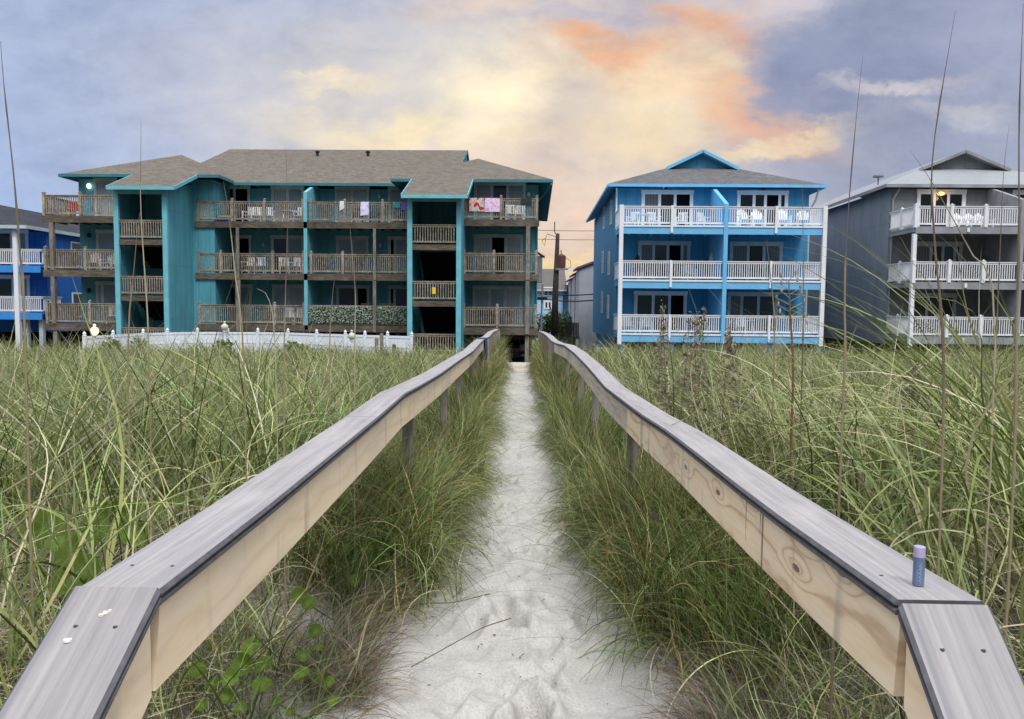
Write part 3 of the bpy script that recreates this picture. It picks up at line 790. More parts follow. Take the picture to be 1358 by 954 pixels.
bd = {3: [(849, 917, [(1, 'g_curtain'), (1, 'g_dark'), (1, 'g_black')]), (975, 1042, [(1, 'g_dark'), (.8, 'g_dark'), (1, 'g_black'), (.4, 'g_dark')])],
      2: [(846, 915, [(.9, 'g_curtain'), (1, 'g_green'), (1, 'g_black'), (.4, 'g_curtain')]), (967, 1037, [(1, 'g_curtain'), (1, 'g_dark'), (1, 'g_curtain')])],
      1: [(842, 912, [(1, 'g_green'), (1, 'g_green'), (.9, 'g_black')]), (966, 1033, [(.7, 'g_curtain'), (1, 'g_green'), (1, 'g_green')])]}
for fl, lst in bd.items():
    for a, c, pn in lst:
        door(blue, X(a, bw), X(c, bw), bw, FB[fl], FB[fl] + 2.05, pn, 'white' if fl == 3 or a == 842 else 'white_old', .14)
for px_, fl in ((880, 3), (1009, 3), (881, 1)):
    b = MB(); b.lathe((X(px_, bw), bw - .14, FB[fl] + 2.32), [(.02, -.05), (.1, -.03), (.1, .02), (.02, .06)], 8); b.build('door_lamp', M['black'], blue)
for y0, z0 in ((45.2, 4.9), (49.5, 5.1), (46, 2.0), (50, 2.3), (46, -.6), (50, -.3)):
    window_side(blue, bx0, y0, y0 + .9, z0, z0 + 1.4, -1, 'g_dark', 'white')
b = MB(); b.tube([(ex1 - .35, 42.0, 6.45), (ex1 - .4, 42.3, 5.9), (bx1 + .07, 42.6, 5.4), (bx1 + .07, 42.6, -1.6)], .05); b.build('downspout', M['white_old'], blue)
b = MB(); b.tube([(ex0 + .45, 42.0, 6.45), (bx0 - .06, 42.45, 6.2), (bx0 - .06, 42.45, 4.3)], .05); b.build('downspout', M['white'], blue)
b = MB(); x_ = X(1052, bw); b.box(x_ - .28, x_ + .28, bw - .03, bw - .002, FB[1] + .75, FB[1] + 1.55); b.build('wall_panel', m_simple('green_panel', (.01, .16, .14), .5, .1), blue)

# ================================================================== grey house
gray = thing('beach_house', 'weathered grey three storey house with white railings, metal roof and a lit porch lamp', 'house', (25, 46, GROUND_Z))
gx_, gW = X(1177, 41.9), 41.9
b = MB(); b.box(gx_, 31, gW + .01, 60, -1.75, 6.5); b.build('wall', M['gray'], gray)
b = MB(); b.box(gx_ + .08, 30.9, gW - .05, gW + .008, -1.7, 6.45); b.build('front_shingles', M['gray_shingle'], gray)
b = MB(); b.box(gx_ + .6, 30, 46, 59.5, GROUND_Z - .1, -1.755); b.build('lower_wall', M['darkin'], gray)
b = MB(); b.box(gx_ - .25, gx_ - .003, 50.4, 51.0, -1.7, 3.1); b.build('chase', M['gray'], gray)
gex0, gex1, eG = X(1171, 41.4), 31.4, (41.4, 6.66)
ggy = 45.1; ggz = zp(ggy, eG); gg0, gg1 = X(1218, ggy, 231), X(1331, ggy, 231); gpx = (gg0 + gg1) / 2; gpz = ggz + 1.02
fa = [[(gex0, 41.4, 6.66), (gex1, 41.4, 6.66), (gg1, ggy, ggz), (gg0, ggy, ggz)],
      [(gex0, 60.5, 6.5), (gex0, 41.4, 6.66), (gg0, ggy, ggz), (gg0, ggy - .4, ggz), (gpx, ggy - .4, gpz), (gpx, 60.5, gpz)],
      [(gex1, 41.4, 6.66), (gex1, 60.5, 6.5), (gpx, 60.5, gpz), (gpx, ggy - .4, gpz), (gg1, ggy - .4, ggz), (gg1, ggy, ggz)]]
roof_part(gray, fa, 'metal', 'gray_trim', .12)
b = MB(); b.prism([(gg0 + .1, ggy + .02, ggz - .1), (gg1 - .1, ggy + .02, ggz - .1), (gpx, ggy + .02, gpz - .1)], (0, .12, 0)); b.build('gable_wall', M['gray_shingle'], gray)
fascia(gray, [(gg0 - .15, ggy - .42, ggz - .03), (gpx, ggy - .42, gpz), (gg1 + .15, ggy - .42, ggz - .03)], 'gray_trim', .16)
fascia(gray, [(gex0, 60.5, 6.5), (gex0, 41.38, 6.66), (gex1, 41.38, 6.66)], 'gray_trim', .17)
b = MB(); b.tube([(gex0 + .75, 41.5, 6.45), (gx_ + .1, 41.78, 5.9), (gx_ + .1, 41.78, -1.6)], .05); b.build('downspout', M['gray_trim'], gray)
b = MB(); x_, y_ = X(1163, 42.3, 246), 42.3; b.lathe((x_ + .45, 43.2, 7.2), [(.04, -.3), (.04, .1), (.3, .12), (.3, .2), (.1, .24)], 8); b.build('roof_vent', M['gray_trim'], gray)
gD0, gD1, gfin = X(1212, 39), 30.5, X(1352, 39)
for fl in (3, 2, 1):
    zf = FB[fl]
    bal = wood_balcony(gray, gD0, gD1, 38.95, gW - .06, zf, [], [(gD0, gfin - .1), (gfin + .1, gD1)], zt=1.02, fh=.34, xside=[(gD0 + .02, gW - .1)], wood='gray_trim', rmat='white')
    for p_ in (1259, 1304): rail_post(bal, M['white'], X(p_, 39), 38.99, zf - .02, zf + 1.06, .15)
    rail_post(bal, M['white'], gD0, 39.02, zf - .05, zf + 1.06, .16); rail_post(bal, M['white'], gD0 + .02, 40.5, zf - .02, zf + 1.06, .12)
    b = MB(); x_ = X(1281, 39); b.box(x_ - .06, x_ + .06, 38.9, 38.948, zf - .26, zf - .06); b.build('bracket', M['white'], bal)
b = MB(); b.box(gD0 - .09, gD0 + .09, 38.98, 39.16, FB[1] - .55, FB[3] - .35); b.build('corner_post', M['white'], gray)
b = MB(); b.prism([(gfin - .1, 38.9, FB[1] - .4), (gfin - .1, gW - .06, FB[1] - .4), (gfin - .1, gW - .06, 6.45), (gfin - .1, 41.5, 6.45), (gfin - .1, 38.9, FB[3] + 1.35)], (.2, 0, 0)); b.build('divider_wall', M['gray_trim'], gray)
for x_ in (gD0 + .1, 22, 24.5, 27):
    b = MB(); b.box(x_ - .12, x_ + .12, 39.1, 39.34, GROUND_Z - .1, FB[1] - .35); b.build('pile', M['pile'], gray)
gw_ = gW - .05
door(gray, X(1212, gw_), X(1276, gw_), gw_, FB[3], FB[3] + 2.05, [(1, 'g_dark'), (1, 'g_dark'), (1, 'g_dark')], 'white', .15)
door(gray, X(1210, gw_), X(1275, gw_), gw_, FB[2], FB[2] + 2.05, [(1, 'g_curtain'), (.8, 'g_dark'), (.8, 'g_blue'), (.3, 'g_dark')], 'white_old', .15)
door(gray, X(1210, gw_), X(1270, gw_), gw_, FB[1], FB[1] + 2.05, [(1, 'g_green'), (1, 'g_blue'), (1, 'g_dark')], 'white_old', .15)
door(gray, X(1338, gw_), 28.5, gw_, FB[3], FB[3] + 2.05, [(1, 'g_dark'), (1, 'g_dark')], 'white', .15)
b = MB(); x_ = X(1246, gw_, 258); z_ = Z(1246, 257, gw_ - .1); b.lathe((x_, gw_ - .14, z_), [(.05, -.1), (.16, -.07), (.16, .03), (.03, .1)], 10); b.build('porch_light', M['lit_amber'], gray)
pl = bpy.data.lights.new('porch_bulb', 'POINT'); pl.energy = 6; pl.color = (1, .7, .35); pl.shadow_soft_size = .12
plo = bpy.data.objects.new('porch_bulb', pl); plo.location = (x_, gw_ - .4, z_ - .2); COL.objects.link(plo)

# ================================================================== royal blue house, far left
royal = thing('beach_house', 'deep blue house with dark roof and white balconies, left of the teal building', 'house', (-30, 50, GROUND_Z))
rw1, ry = X(62, 47), 47.0
FRr = {2: Z(20, 352, 45) - .02, 1: Z(20, 415, 45)}
b = MB(); b.box(-42, rw1, ry, 62, -1.8, 4.35); b.build('wall', M['royal'], royal)
re = 4.5; rx1 = X(26, 44.6)
rx1 = max(rx1, rw1 + .4)
roof_part(royal, [[(-43, 44.6, re), (rx1, 44.6, re), (rx1 - 6, 50.6, re + 2.0), (-43, 50.6, re + 2.0)], [(rx1, 44.6, re), (rx1, 63, re), (rx1 - 6, 57, re + 2.0), (rx1 - 6, 50.6, re + 2.0)], [(rx1, 63, re), (-43, 63, re), (-43, 57, re + 2.0), (rx1 - 6, 57, re + 2.0)], [(-43, 57, re + 2.0), (-43, 50.6, re + 2.0), (rx1 - 6, 50.6, re + 2.0), (rx1 - 6, 57, re + 2.0)]], 'roof_dark', 'royal_trim')
fascia(royal, [(-43, 44.57, re), (rx1, 44.57, re), (rx1 + .02, 63, re)], 'white_old', .2)
rdx = X(54, 45)
for fl in (2, 1):
    zf = FRr[fl]
    bal = wood_balcony(royal, -42, rdx, 44.95, ry - .003, zf, [], [(-41, rdx)], zt=.98, fh=.4, xside=[(rdx - .02, ry - .05)], wood='royal_trim', rmat='white')
    door(royal, X(-6, ry), X(39, ry), ry, zf, zf + 2.1, [(1, 'g_green'), (1, 'g_sky')], 'white', .15)
b = MB(); x_ = X(21, 44.9); b.box(x_ - .13, x_ + .13, 44.85, 45.1, GROUND_Z, re - .1); b.build('corner_post', M['white'], royal)
for y_, z_ in ((49.5, 2.4), (49.5, -.9)): window_side(royal, rw1, y_, y_ + 1.3, z_, z_ + 1.6, 1, 'g_dark', 'white')
for x_ in (rdx - .3, rw1 - .3, -33):
    b = MB(); b.box(x_ - .12, x_ + .12, 45.3, 45.54, GROUND_Z, FRr[1] - .41); b.build('pile', M['white_old'], royal)
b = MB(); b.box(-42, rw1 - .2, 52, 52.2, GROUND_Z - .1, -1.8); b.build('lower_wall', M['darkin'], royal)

# ================================================================== houses behind
far = thing('house', 'pale blue house with grey roof seen in the gap behind the utility pole', 'house', (3, 80, GROUND_Z))
f0, f1, fy = X(690, 78), X(747, 78), 78.0
zt_ = Z(730, 383, fy)
b = MB(); b.box(f0, f1, fy, 92, GROUND_Z - .5, zt_); b.build('wall', M['lightblue'], far)
b = MB(); b.box(f1 + .004, f1 + 1.0, fy + .6, 90, GROUND_Z - .5, zt_ - .1); b.build('side_wing', M['blue_trim'], far)
zr_ = Z(730, 357, 84)
roof_part(far, [[(f0 - .5, fy - .5, zt_ - .1), (f1 + .4, fy - .5, zt_ - .1), (f1 + .4, 84, zr_), (f0 - .5, 84, zr_)], [(f0 - .5, 84, zr_), (f1 + .4, 84, zr_), (f1 + .4, 93, zt_), (f0 - .5, 93, zt_)]], 'roof_brown', 'white_old')
for (a, c, z0, z1) in ((721, 734, 392, 383), (722, 733, 409, 401)):
    door(far, X(a, fy), X(c, fy), fy, Z(727, z0 + 1, fy), Z(727, z1, fy), [(1, 'g_dark'), (1, 'g_dark')], 'white', .12, 'window')
sd = thing('house', 'pale grey lap sided townhouse with stepped roof, left of the bright blue duplex', 'house', (6, 68, GROUND_Z))
for i, (pa, pc, pt0, pt1, Y) in enumerate(((768.5, 800, 357, 345, 64), (762.5, 772, 366, 361, 69), (757, 766, 373, 369, 74), (753, 761, 381, 378, 79))):
    x0_, x1_ = X(pa, Y), X(pc, Y); za, zc = Z(pa, pt0, Y), Z(pc, pt1, Y)
    b = MB(); b.prism([(x0_, Y, GROUND_Z - .4), (x1_, Y, GROUND_Z - .4), (x1_, Y, zc), (x0_, Y, za)], (0, 4.9, 0)); b.build('wall', M['lap'], sd)
    b = MB(); b.prism([(x0_ - .25, Y - .2, za - .03), (x1_, Y - .2, zc + .05), (x1_, Y - .2, zc + .22), (x0_ - .25, Y - .2, za + .14)], (0, 5.1, 0)); b.build('roof', M['roof_brown'], sd)
fn = thing('fence', 'dark wooden fence and low shed wall between bush and grey townhouse', 'fence', (4.3, 60, GROUND_Z))
b = MB(); x0_, x1_ = X(751, 60), X(769, 60)
for k in range(9): b.box(x0_ + k * (x1_ - x0_) / 9 + .01, x0_ + (k + 1) * (x1_ - x0_) / 9 - .01, 60, 60.04, GROUND_Z, Z(760, 428, 60))
b.build('board_panel', M['pile'], fn)
wf = thing('fence', 'short white picket panel beside the right handrail, in front of the grey townhouse', 'fence', (4, 52, GROUND_Z))
for px_ in (767, 771.5, 776):
    b = MB(); x_ = X(px_, 50); b.box(x_ - .1, x_ + .1, 50, 50.05, GROUND_Z, Z(px_, 450, 50)); b.build('picket', M['vinyl' if px_ != 771.5 else 'pine_gray'], wf)
b = MB(); b.box(X(766, 50), X(778, 50), 50.055, 50.09, -2.4, -2.3); b.build('crossbar', M['vinyl'], wf)
gate = thing('fence', 'small weathered lattice fence panel below the corner of the blue duplex', 'fence', (5.4, 40, GROUND_Z))
b = MB(); x0_, x1_ = X(790, 40.8), X(815, 40.8)
for k in range(12): b.box(x0_ + k * (x1_ - x0_) / 12 + .006, x0_ + (k + 1) * (x1_ - x0_) / 12 - .006, 40.8, 40.83, GROUND_Z, -2.05)
b.box(x0_, x1_, 40.835, 40.87, -2.3, -2.2); b.build('board_panel', M['pine_gray'], gate)

# utility pole and wires
pole = thing('utility_pole', 'tall dark utility pole with rusty transformer in the gap between buildings', 'utility pole', (X(737, 60), 60, GROUND_Z))
xp = X(737, 60); zt = Z(737, 303, 60)
b = MB(); b.tube([(xp - .05, 60, GROUND_Z - .2), (xp, 60, 1), (xp + .12, 60, zt - .4)], [.3, .25, .15], 10); b.build('shaft', M['pile'], pole, smooth=True)
b = MB(); b.tube([(xp + .05, 60, zt - .5), (xp - .12, 60, zt - .3), (xp - .12, 60, zt + .5)], .04); b.build('top_pin', M['pile'], pole)
b = MB(); xq, zq = X(744.5, 60), Z(744, 356, 60); b.lathe((xq, 60, zq), [(.05, 0), (.32, .02), (.34, .9), (.3, .98), (.08, 1.1)], 12); b.build('transformer', M['brownmetal'], pole, smooth=False)
b = MB(); b.box(xp, xq + .5, 59.6, 59.75, zq - .15, zq - .02); b.tube([(xq, 60, zq + 1.0), (xq - .05, 60, zq + 1.4)], .05); b.tube([(xq + .3, 60, zq + .8), (xq + .7, 60, zq + .6), (xq + .75, 60, zq + .1), (xq + .5, 60, zq)], .025); b.build('bracket', M['gray_trim'], pole)
b = MB(); b.tube([(xp, 59.8, zq + 2.4), (xp - .7, 59.8, zq + 2.6), (xp - .8, 59.8, zq + 2.3), (xp - 1.1, 59.8, zq + 2.1), (xp - .9, 59.8, zq + 1.7), (xp - .8, 59.8, zq + 2.2)], .025); b.build('cutout_switch', M['brownmetal'], pole)
for (pa, ya, pc, yc, sag, nm) in ((600, 300, 900, 304, .25, 'top power line strung behind the buildings'), (600, 311, 900, 315, .3, 'second power line from the top, strung behind the buildings'), (700, 392, 790, 398, .25, 'thick sagging cable across the gap beside the utility pole'), (700, 386, 790, 390, .2, 'thin cable just above the thick sagging cable at the pole')):
    p, q = at(pa, ya, 60.2), at(pc, yc, 60.2); b = MB()
    b.tube([p.lerp(q, k / 12) - Vector((0, 0, sag * 4 * (k / 12) * (1 - k / 12))) for k in range(13)], .02 if 'thick' not in nm else .05, 5)
    tag(b.build('power_line', M['black'], None, tuple(p)), nm, 'power line', 'power lines at the pole')
ml = thing('street_lamp', 'thin dark pole with a flat arm beside the teal building corner', 'street lamp', (X(718, 55), 55, GROUND_Z))
b = MB(); xm = X(718, 55); zm = Z(718, 396, 55); b.tube([(xm, 55, GROUND_Z), (xm + .1, 55, zm + 1.0)], .07, 8); b.build('shaft', M['gray_trim'], ml)
b = MB(); b.box(xm - .55, xm + .45, 54.8, 55.1, zm - .12, zm + .1); b.build('lamp_head', M['black'], ml)


# ------------------------------------------------------------------ leafy things
def leaf_cloud(n, c, r, size, cols, shell=0.0):
    b_v, b_f, cl = [], [], []
    for k in range(n):
        while True:
            p = Vector((random.uniform(-1, 1), random.uniform(-1, 1), random.uniform(-1, 1)))
            if p.length < 1 and p.length > shell: break
        bump_ = 0.78 + 0.3 * math.sin(p.x * 5 + c[0]) * math.cos(p.y * 4 + p.z * 6)
        q = Vector((c[0] + p.x * r[0] * bump_, c[1] + p.y * r[1] * bump_, c[2] + p.z * r[2] * bump_))
        a = Vector((random.gauss(0, 1), random.gauss(0, 1), random.gauss(0, 1))).normalized(); d = a.cross(Vector((random.gauss(0, 1), random.gauss(0, 1), random.gauss(0, 1)))).normalized()
        s = size * random.uniform(.6, 1.3)
        o = len(b_v); b_v += [q - a * s, q + d * s * .5, q + a * s, q - d * s * .5]; b_f.append((o, o + 1, o + 2, o + 3)); cl += [random.choice(cols)] * 4
    return b_v, b_f, cl


def tinted(name, vs, fs, cols, mat, parent=None, origin=(0, 0, 0), smooth=False):
    org = Vector(ORIG[parent.name]) if parent is not None else Vector(origin)
    me = bpy.data.meshes.new(name); me.from_pydata([tuple(Vector(v) - org) for v in vs], [], fs)
    a = me.attributes.new('tint', 'FLOAT_COLOR', 'POINT'); a.data.foreach_set('color', np.array([(*c, 1) for c in cols], np.float32).reshape(-1))
    me.materials.append(mat)
    if smooth: me.polygons.foreach_set('use_smooth', [True] * len(me.polygons))
    o = bpy.data.objects.new(name, me); COL.objects.link(o)
    if parent is not None: o.parent = parent
    else: o.location = org
    ORIG[o.name] = tuple(org)
    return o


def bush(label, c, r, n, size, cols, name='bush'):
    base = (c[0], c[1], c[2] - r[2] - .3)
    t_ = thing(name, label, 'bush', base)
    v, f, cl = leaf_cloud(n, c, r, size, cols, .35); tinted('foliage', v, f, cl, M['bush'], t_)
    b = MB()
    for k in range(5): b.tube([base, (c[0] + random.uniform(-.5, .5) * r[0], c[1] + random.uniform(-.5, .5) * r[1], c[2] + random.uniform(-.2, .5) * r[2])], [.06, .015], 5)
    b.build('stem', M['pile'], t_)
    return t_


GB = [(.035, .085, .018), (.05, .11, .025), (.075, .15, .035), (.03, .06, .015)]
bush('round dark green bush at the foot of the utility pole', (X(737, 62), 62.4, Z(737, 436, 62)), (1.9, 1.3, 1.7), 2600, .14, GB)
bush('low leafy bush beside the dark fence under the townhouse', (X(762, 57), 57, Z(762, 456, 57)), (.9, .8, .7), 700, .1, GB)

# ================================================================== white vinyl fence with lamp globes
fence = thing('pool_fence', 'long white vinyl fence with capped posts in front of the teal building', 'fence', (-14, 34, GROUND_Z))
fl_ = [(112, 446.5, 31.0), (150, 444.2, 32.5), (190, 442.2, 34.2), (222, 441.2, 35.3), (262, 440.4, 35.8), (302, 440.4, 36.2), (342, 440.6, 36.3), (382, 441.3, 36.2), (420, 442.6, 35.5), (458, 443.8, 34.7), (484, 444.6, 34.3), (514, 445.3, 34.0), (546, 446.4, 33.6)]
P_ = [at(*p) for p in fl_]
for p, q in zip(P_[:-1], P_[1:]):
    b = MB(); zt_ = min(p.z, q.z)
    b.beam((p.x, p.y, (p.z + GROUND_Z) / 2 + .1), (q.x, q.y, (q.z + GROUND_Z) / 2 + .1), .03, abs(p.z - GROUND_Z) - .2)
    b.beam((p.x, p.y, p.z - .05), (q.x, q.y, q.z - .05), .07, .1); b.beam((p.x, p.y, p.z - .5), (q.x, q.y, q.z - .5), .06, .05)
    b.build('panel', M['vinyl'], fence)
for p in P_:
    b = MB(); b.box(p.x - .06, p.x + .06, p.y - .06, p.y + .06, GROUND_Z - .1, p.z + .02)
    b.lathe((p.x, p.y, p.z + .02), [(.085, 0), (.085, .03), (.045, .045), (.075, .10), (.015, .19)], 8); b.build('post', M['vinyl'], fence)
for (px_, py_, Y, mat, lb) in ((125.5, 439, 31.0, 'lit_globe', 'glowing yellow globe lamp on the left end post of the white fence'), (298, 434, 35.9, 'globe', 'unlit cream jar lamp with finial on the white fence below the teal side wall'), (466.5, 446, 34.0, 'globe', 'unlit cream jar lamp with finial on the white fence below the leafy screen')):
    c = at(px_, py_, Y); t_ = thing('post_lamp', lb, 'lamp', (c.x, c.y, c.z - .2), 'jar lamps on the white fence')
    b = MB(); b.lathe(c, [(.08, -.17), (.16, -.05), (.165, .05), (.10, .13), (.05, .15)], 14); b.build('globe', M[mat], t_, smooth=True)
    b = MB(); b.lathe((c.x, c.y, c.z + .15), [(.07, 0), (.03, .04), (.06, .08), (.02, .13)], 8); b.build('finial', M['globe' if mat == 'globe' else mat], t_)
    b = MB(); b.lathe((c.x, c.y, c.z - .17), [(.09, -.05), (.1, 0)], 8); b.tube([(c.x, c.y, GROUND_Z), (c.x, c.y, c.z - .2)], .05); b.build('collar', M['vinyl'], t_)
for px_, py_, lb in ((499.5, 449, 'leaning short wooden stake before the white fence, left of two taller stakes'), (506, 442, 'tallest bare wooden stake standing before the white fence'), (522.5, 457, 'short dark wooden stake before the white fence nearest the stair tower')):
    b = MB(); x_ = X(px_, 32.6, py_); z_ = Z(px_, py_, 32.6); b.tube([(x_ + .02, 32.6, GROUND_Z - .1), (x_, 32.6, z_)], .08, 8)
    tag(b.build('wooden_stake', M['oldpost' if px_ < 520 else 'pile'], None, (x_, 32.6, GROUND_Z)), lb, 'stake', 'stakes before the white fence')
GS = [(.06, .12, .03), (.10, .18, .04), (.14, .2, .06)]
for px_, py_, r_, lb in ((184, 462, .42, 'upright dark shrub against the white fence under the left stair tower'), (147, 462, .55, 'bright green shrub at the left end of the white fence'), (297, 461, .5, 'leafy shrub growing before the white fence below a jar lamp'), (388, 463, .45, 'small round shrub before the fence right of the lamp shrub'), (402, 466, .4, 'smallest round shrub before the fence beside another round one')):
    c = at(px_, py_, 29.5); bush(lb, (c.x, c.y, c.z), (r_, r_ * .8, r_ * (1.3 if px_ == 184 else .8)), 420, .07, GS, 'shrub')

# ================================================================== boardwalk with handrails
def cap_path(side, table):
    """inner top edge of a handrail cap as (Y, z) -> point"""
    Ys = [t_[0] for t_ in table]; Zs = [t_[1] for t_ in table]
    def f(y): return Vector((cx(y) + side * .575, y, float(np.interp(y, Ys, Zs))))
    return f


LT = [(1.169, -.451), (1.664, -.455), (3.073, -.446), (3.807, -.432), (4.316, -.45), (5.6, -.485), (7.185, -.506), (9.6, -.545), (11.2, -.53), (13.0, -.527), (15, -.57), (17.54, -.553), (20, -.60), (22.3, -.626)]
RT = [(1.183, -.448), (1.839, -.468), (3.0, -.479), (3.712, -.506), (5.259, -.533), (6.0, -.51), (6.66, -.493), (8.16, -.473), (9.93, -.479), (12, -.55), (13.97, -.594), (16.2, -.585), (18.54, -.609), (21, -.66), (22.6, -.69)]


def sweep_cap(f, y0, y1, side, gap=0.0015, w=.14, n=None, zoff=0.0, skew0=0.0):
    """one composite board with a grooved edge between y0 and y1"""
    n = n or max(2, int((y1 - y0) / .25))
    r = .006
    prof = [(r, 0), (w - r, 0), (w, -r), (w, -.0085), (w - .005, -.0105), (w - .005, -.0145), (w, -.0165), (w, -.025 + .003), (w - .003, -.025), (.003, -.025), (0, -.022), (0, -.0165), (.010, -.0150), (.010, -.0100), (0, -.0085), (0, -r)]
    m = len(prof); b = MB(); vs = []
    for i in range(n + 1):
        y = y0 + gap + (y1 - y0 - 2 * gap) * i / n
        p = f(y)
        for u, z in prof:
            sk = skew0 * u if i == 0 else 0
            vs.append((p.x + side * u, p.y + sk, p.z + z + zoff))
    fs, ms = [], []
    for i in range(n):
        for k in range(m):
            k2 = (k + 1) % m
            fs.append((i * m + k, i * m + k2, (i + 1) * m + k2, (i + 1) * m + k)); ms.append(0 if k == 0 else 1)
    fs.append(tuple(range(m))); ms.append(1); fs.append(tuple(n * m + k for k in range(m))); ms.append(1)
    b.v = vs; b.f = fs; b.m = ms
    return b


def sweep_board(f, y0, y1, side, gap=.0015, ztop=-.0265, h=.14, inset=.015, t_=.038, top0=0.0, bot0=0.0):
    n = max(2, int((y1 - y0) / .25)); b = MB(); vs = []
    for i in range(n + 1):
        y = y0 + gap + (y1 - y0 - 2 * gap) * i / n; p = f(y)
        for u, z in ((inset, ztop), (inset + t_, ztop), (inset + t_, ztop - h), (inset, ztop - h)): vs.append((p.x + side * u, p.y + ((top0 if z == ztop else bot0) if i == 0 else 0), p.z + z))
    fs = []
    for i in range(n):
        for k in range(4): fs.append((i * 4 + k, i * 4 + (k + 1) % 4, (i + 1) * 4 + (k + 1) % 4, (i + 1) * 4 + k))
    fs += [(0, 1, 2, 3), tuple(n * 4 + k for k in (3, 2, 1, 0))]
    b.add(vs, fs); return b


rails = {}
for side, tab, cj, bj, lb in ((-1, LT, [1.169, 3.073, 5.6, 9.6, 13.0, 17.54, 22.3], [1.175, 2.45, 4.05, 5.9, 9.0, 13.0, 17.54, 22.3], 'left wooden boardwalk handrail with grey plastic cap boards and pale pine sides'),
                              (1, RT, [1.183, 3.9, 6.0, 8.16, 11.0, 13.97, 18.54, 22.6], [1.19, 4.25, 6.66, 9.93, 13.97, 18.54, 22.6], 'right wooden boardwalk handrail with knotty boards and a lip balm tube on top')):
    t_ = thing('boardwalk_handrail', lb, 'handrail', (side * .65, 1.2, -1.5)); rails[side] = t_
    f = cap_path(side, tab)
    for k, (a, c) in enumerate(zip(cj[:-1], cj[1:])):
        o = sweep_cap(f, a, c, side).build('cap_board', [M['cap'], M['cap_edge']], t_)
        for sy in ((.12, c - a - .12) if k < 3 else ()):
            for su in (.035, .105):
                p = f(a + sy); s_ = MB(); s_.lathe((p.x + side * su, p.y, p.z + .0004), [(.0035, -.002), (.0035, .0003), (.001, .0003)], 8); s_.build('screw', M['screw'], o)
    for k, (a, c) in enumerate(zip(bj[:-1], bj[1:])):
        sweep_board(f, a, c, side, gap=.002, top0=(.022 if side < 0 else 0) if k == 0 else 0, bot0=(0 if side < 0 else .014) if k == 0 else 0).build('side_board', M['pine'] if side < 0 and a < 9 else (M['pine_knotty'] if a < 4 else M['pine_gray']), t_)
    # near flight: the rail turns down towards the beach
    y0 = tab[0][0]; z0 = tab[0][1]; s_near = .60 if side < 0 else .85
    fn_ = lambda y, y0=y0, z0=z0, side=side, s=s_near: Vector((cx(1.1) + side * (.575 + (.0 if side < 0 else .002)), y, z0 - s * (y0 - y)))
    sweep_cap(fn_, -.6, y0 + (.004 if side < 0 else -.003), side, w=.142, zoff=.004 if side < 0 else .0).build('cap_board', [M['cap_old'], M['cap_edge']], t_)
    sweep_board(fn_, -.6, y0 - .002, side, inset=.016).build('side_board', M['pine'], t_)
    p = fn_(y0 - .06)
    for su in (.04, .10):
        q = Vector((p.x + side * su, p.y, p.z + .0045 if side < 0 else p.z + .0005)); s_ = MB(); s_.lathe(q, [(.0035, -.003), (.0035, .0004), (.001, .0004)], 8); s_.build('screw', M['screw'], t_)
    # posts
    for y in [y0 + .03, 4.45, 6.6, 8.2, 10.6, 13, 15.4, 17.8, 20.2, 22.2]:
        p = f(y); b = MB(); xo = p.x + side * .0505; g_ = float(ground_base(p.x + side * .09, y))
        b.box(xo, xo + side * .06, y - .022, y + .022, g_ - .4, p.z - .027); b.build('post', M['oldpost'], t_)
    # balusters at the far end
    for a, c in ((13.1, 15.3), (15.5, 17.7), (17.9, 20.1), (20.3, 22.1)):
        b = MB(); n_ = int((c - a) / .17)
        for k in range(n_):
            y = a + (k + .5) * (c - a) / n_; p = f(y); b.box(p.x + side * .0, p.x + side * .0115, y - .045, y + .045, -1.6 - .0093 * y + .12, p.z - .03)
        b.build('baluster_panel', M['railwood'], t_)
    # descending flight at the far end
    ye, ze = tab[-1]
    b = MB()
    px0 = cx(ye) + side * .575
    pth = [(ye, ze), (ye + .5, ze - .06), (ye + .9, ze - .22), (ye + 1.5, ze - .6), (ye + 3.0, ze - 1.55)]
    for (a, za), (c, zc) in zip(pth[:-1], pth[1:]): b.beam((px0 + side * .07, a + .002, za - .013), (px0 + side * .07, c, zc - .013), .14, .026)
    b.build('cap_board', M['cap'], t_)
    b = MB()
    for (a, za), (c, zc) in zip(pth[:-1], pth[1:]): b.beam((px0 + side * .032, a + .002, za - .1), (px0 + side * .032, c, zc - .1), .038, .14)
    b.build('side_board', M['pine_gray'], t_)
    lp = [(14.5, -1.42), (16.5, -1.3), (19, -1.13), (21.5, -1.12), (22.6, -1.2), (23.6, -1.6)]
    b = MB()
    for (a, za), (c, zc) in zip(lp[:-1], lp[1:]): b.beam((cx(a) + side * .545, a, za), (cx(c) + side * .545, c, zc), .05, .1)
    b.build('grab_rail', M['pine_gray'], t_)

# droppings on the left cap
p0 = Vector((-.655, 1.10, -.451 - .6 * .069 + .0045))
for dx_, dy_, s_ in ((-.022, -.012, .0065), (.012, .03, .0046), (.017, .033, .003), (.007, .026, .0042)):
    b = MB(); b.lathe((p0.x + dx_, p0.y + dy_, p0.z + .6 * dy_), [(s_, -.002), (s_ * .9, .001), (s_ * .3, .0015)], 9)
    b.build('dropping', M['droppings'] if s_ > .0045 else M['pine'], rails[-1])

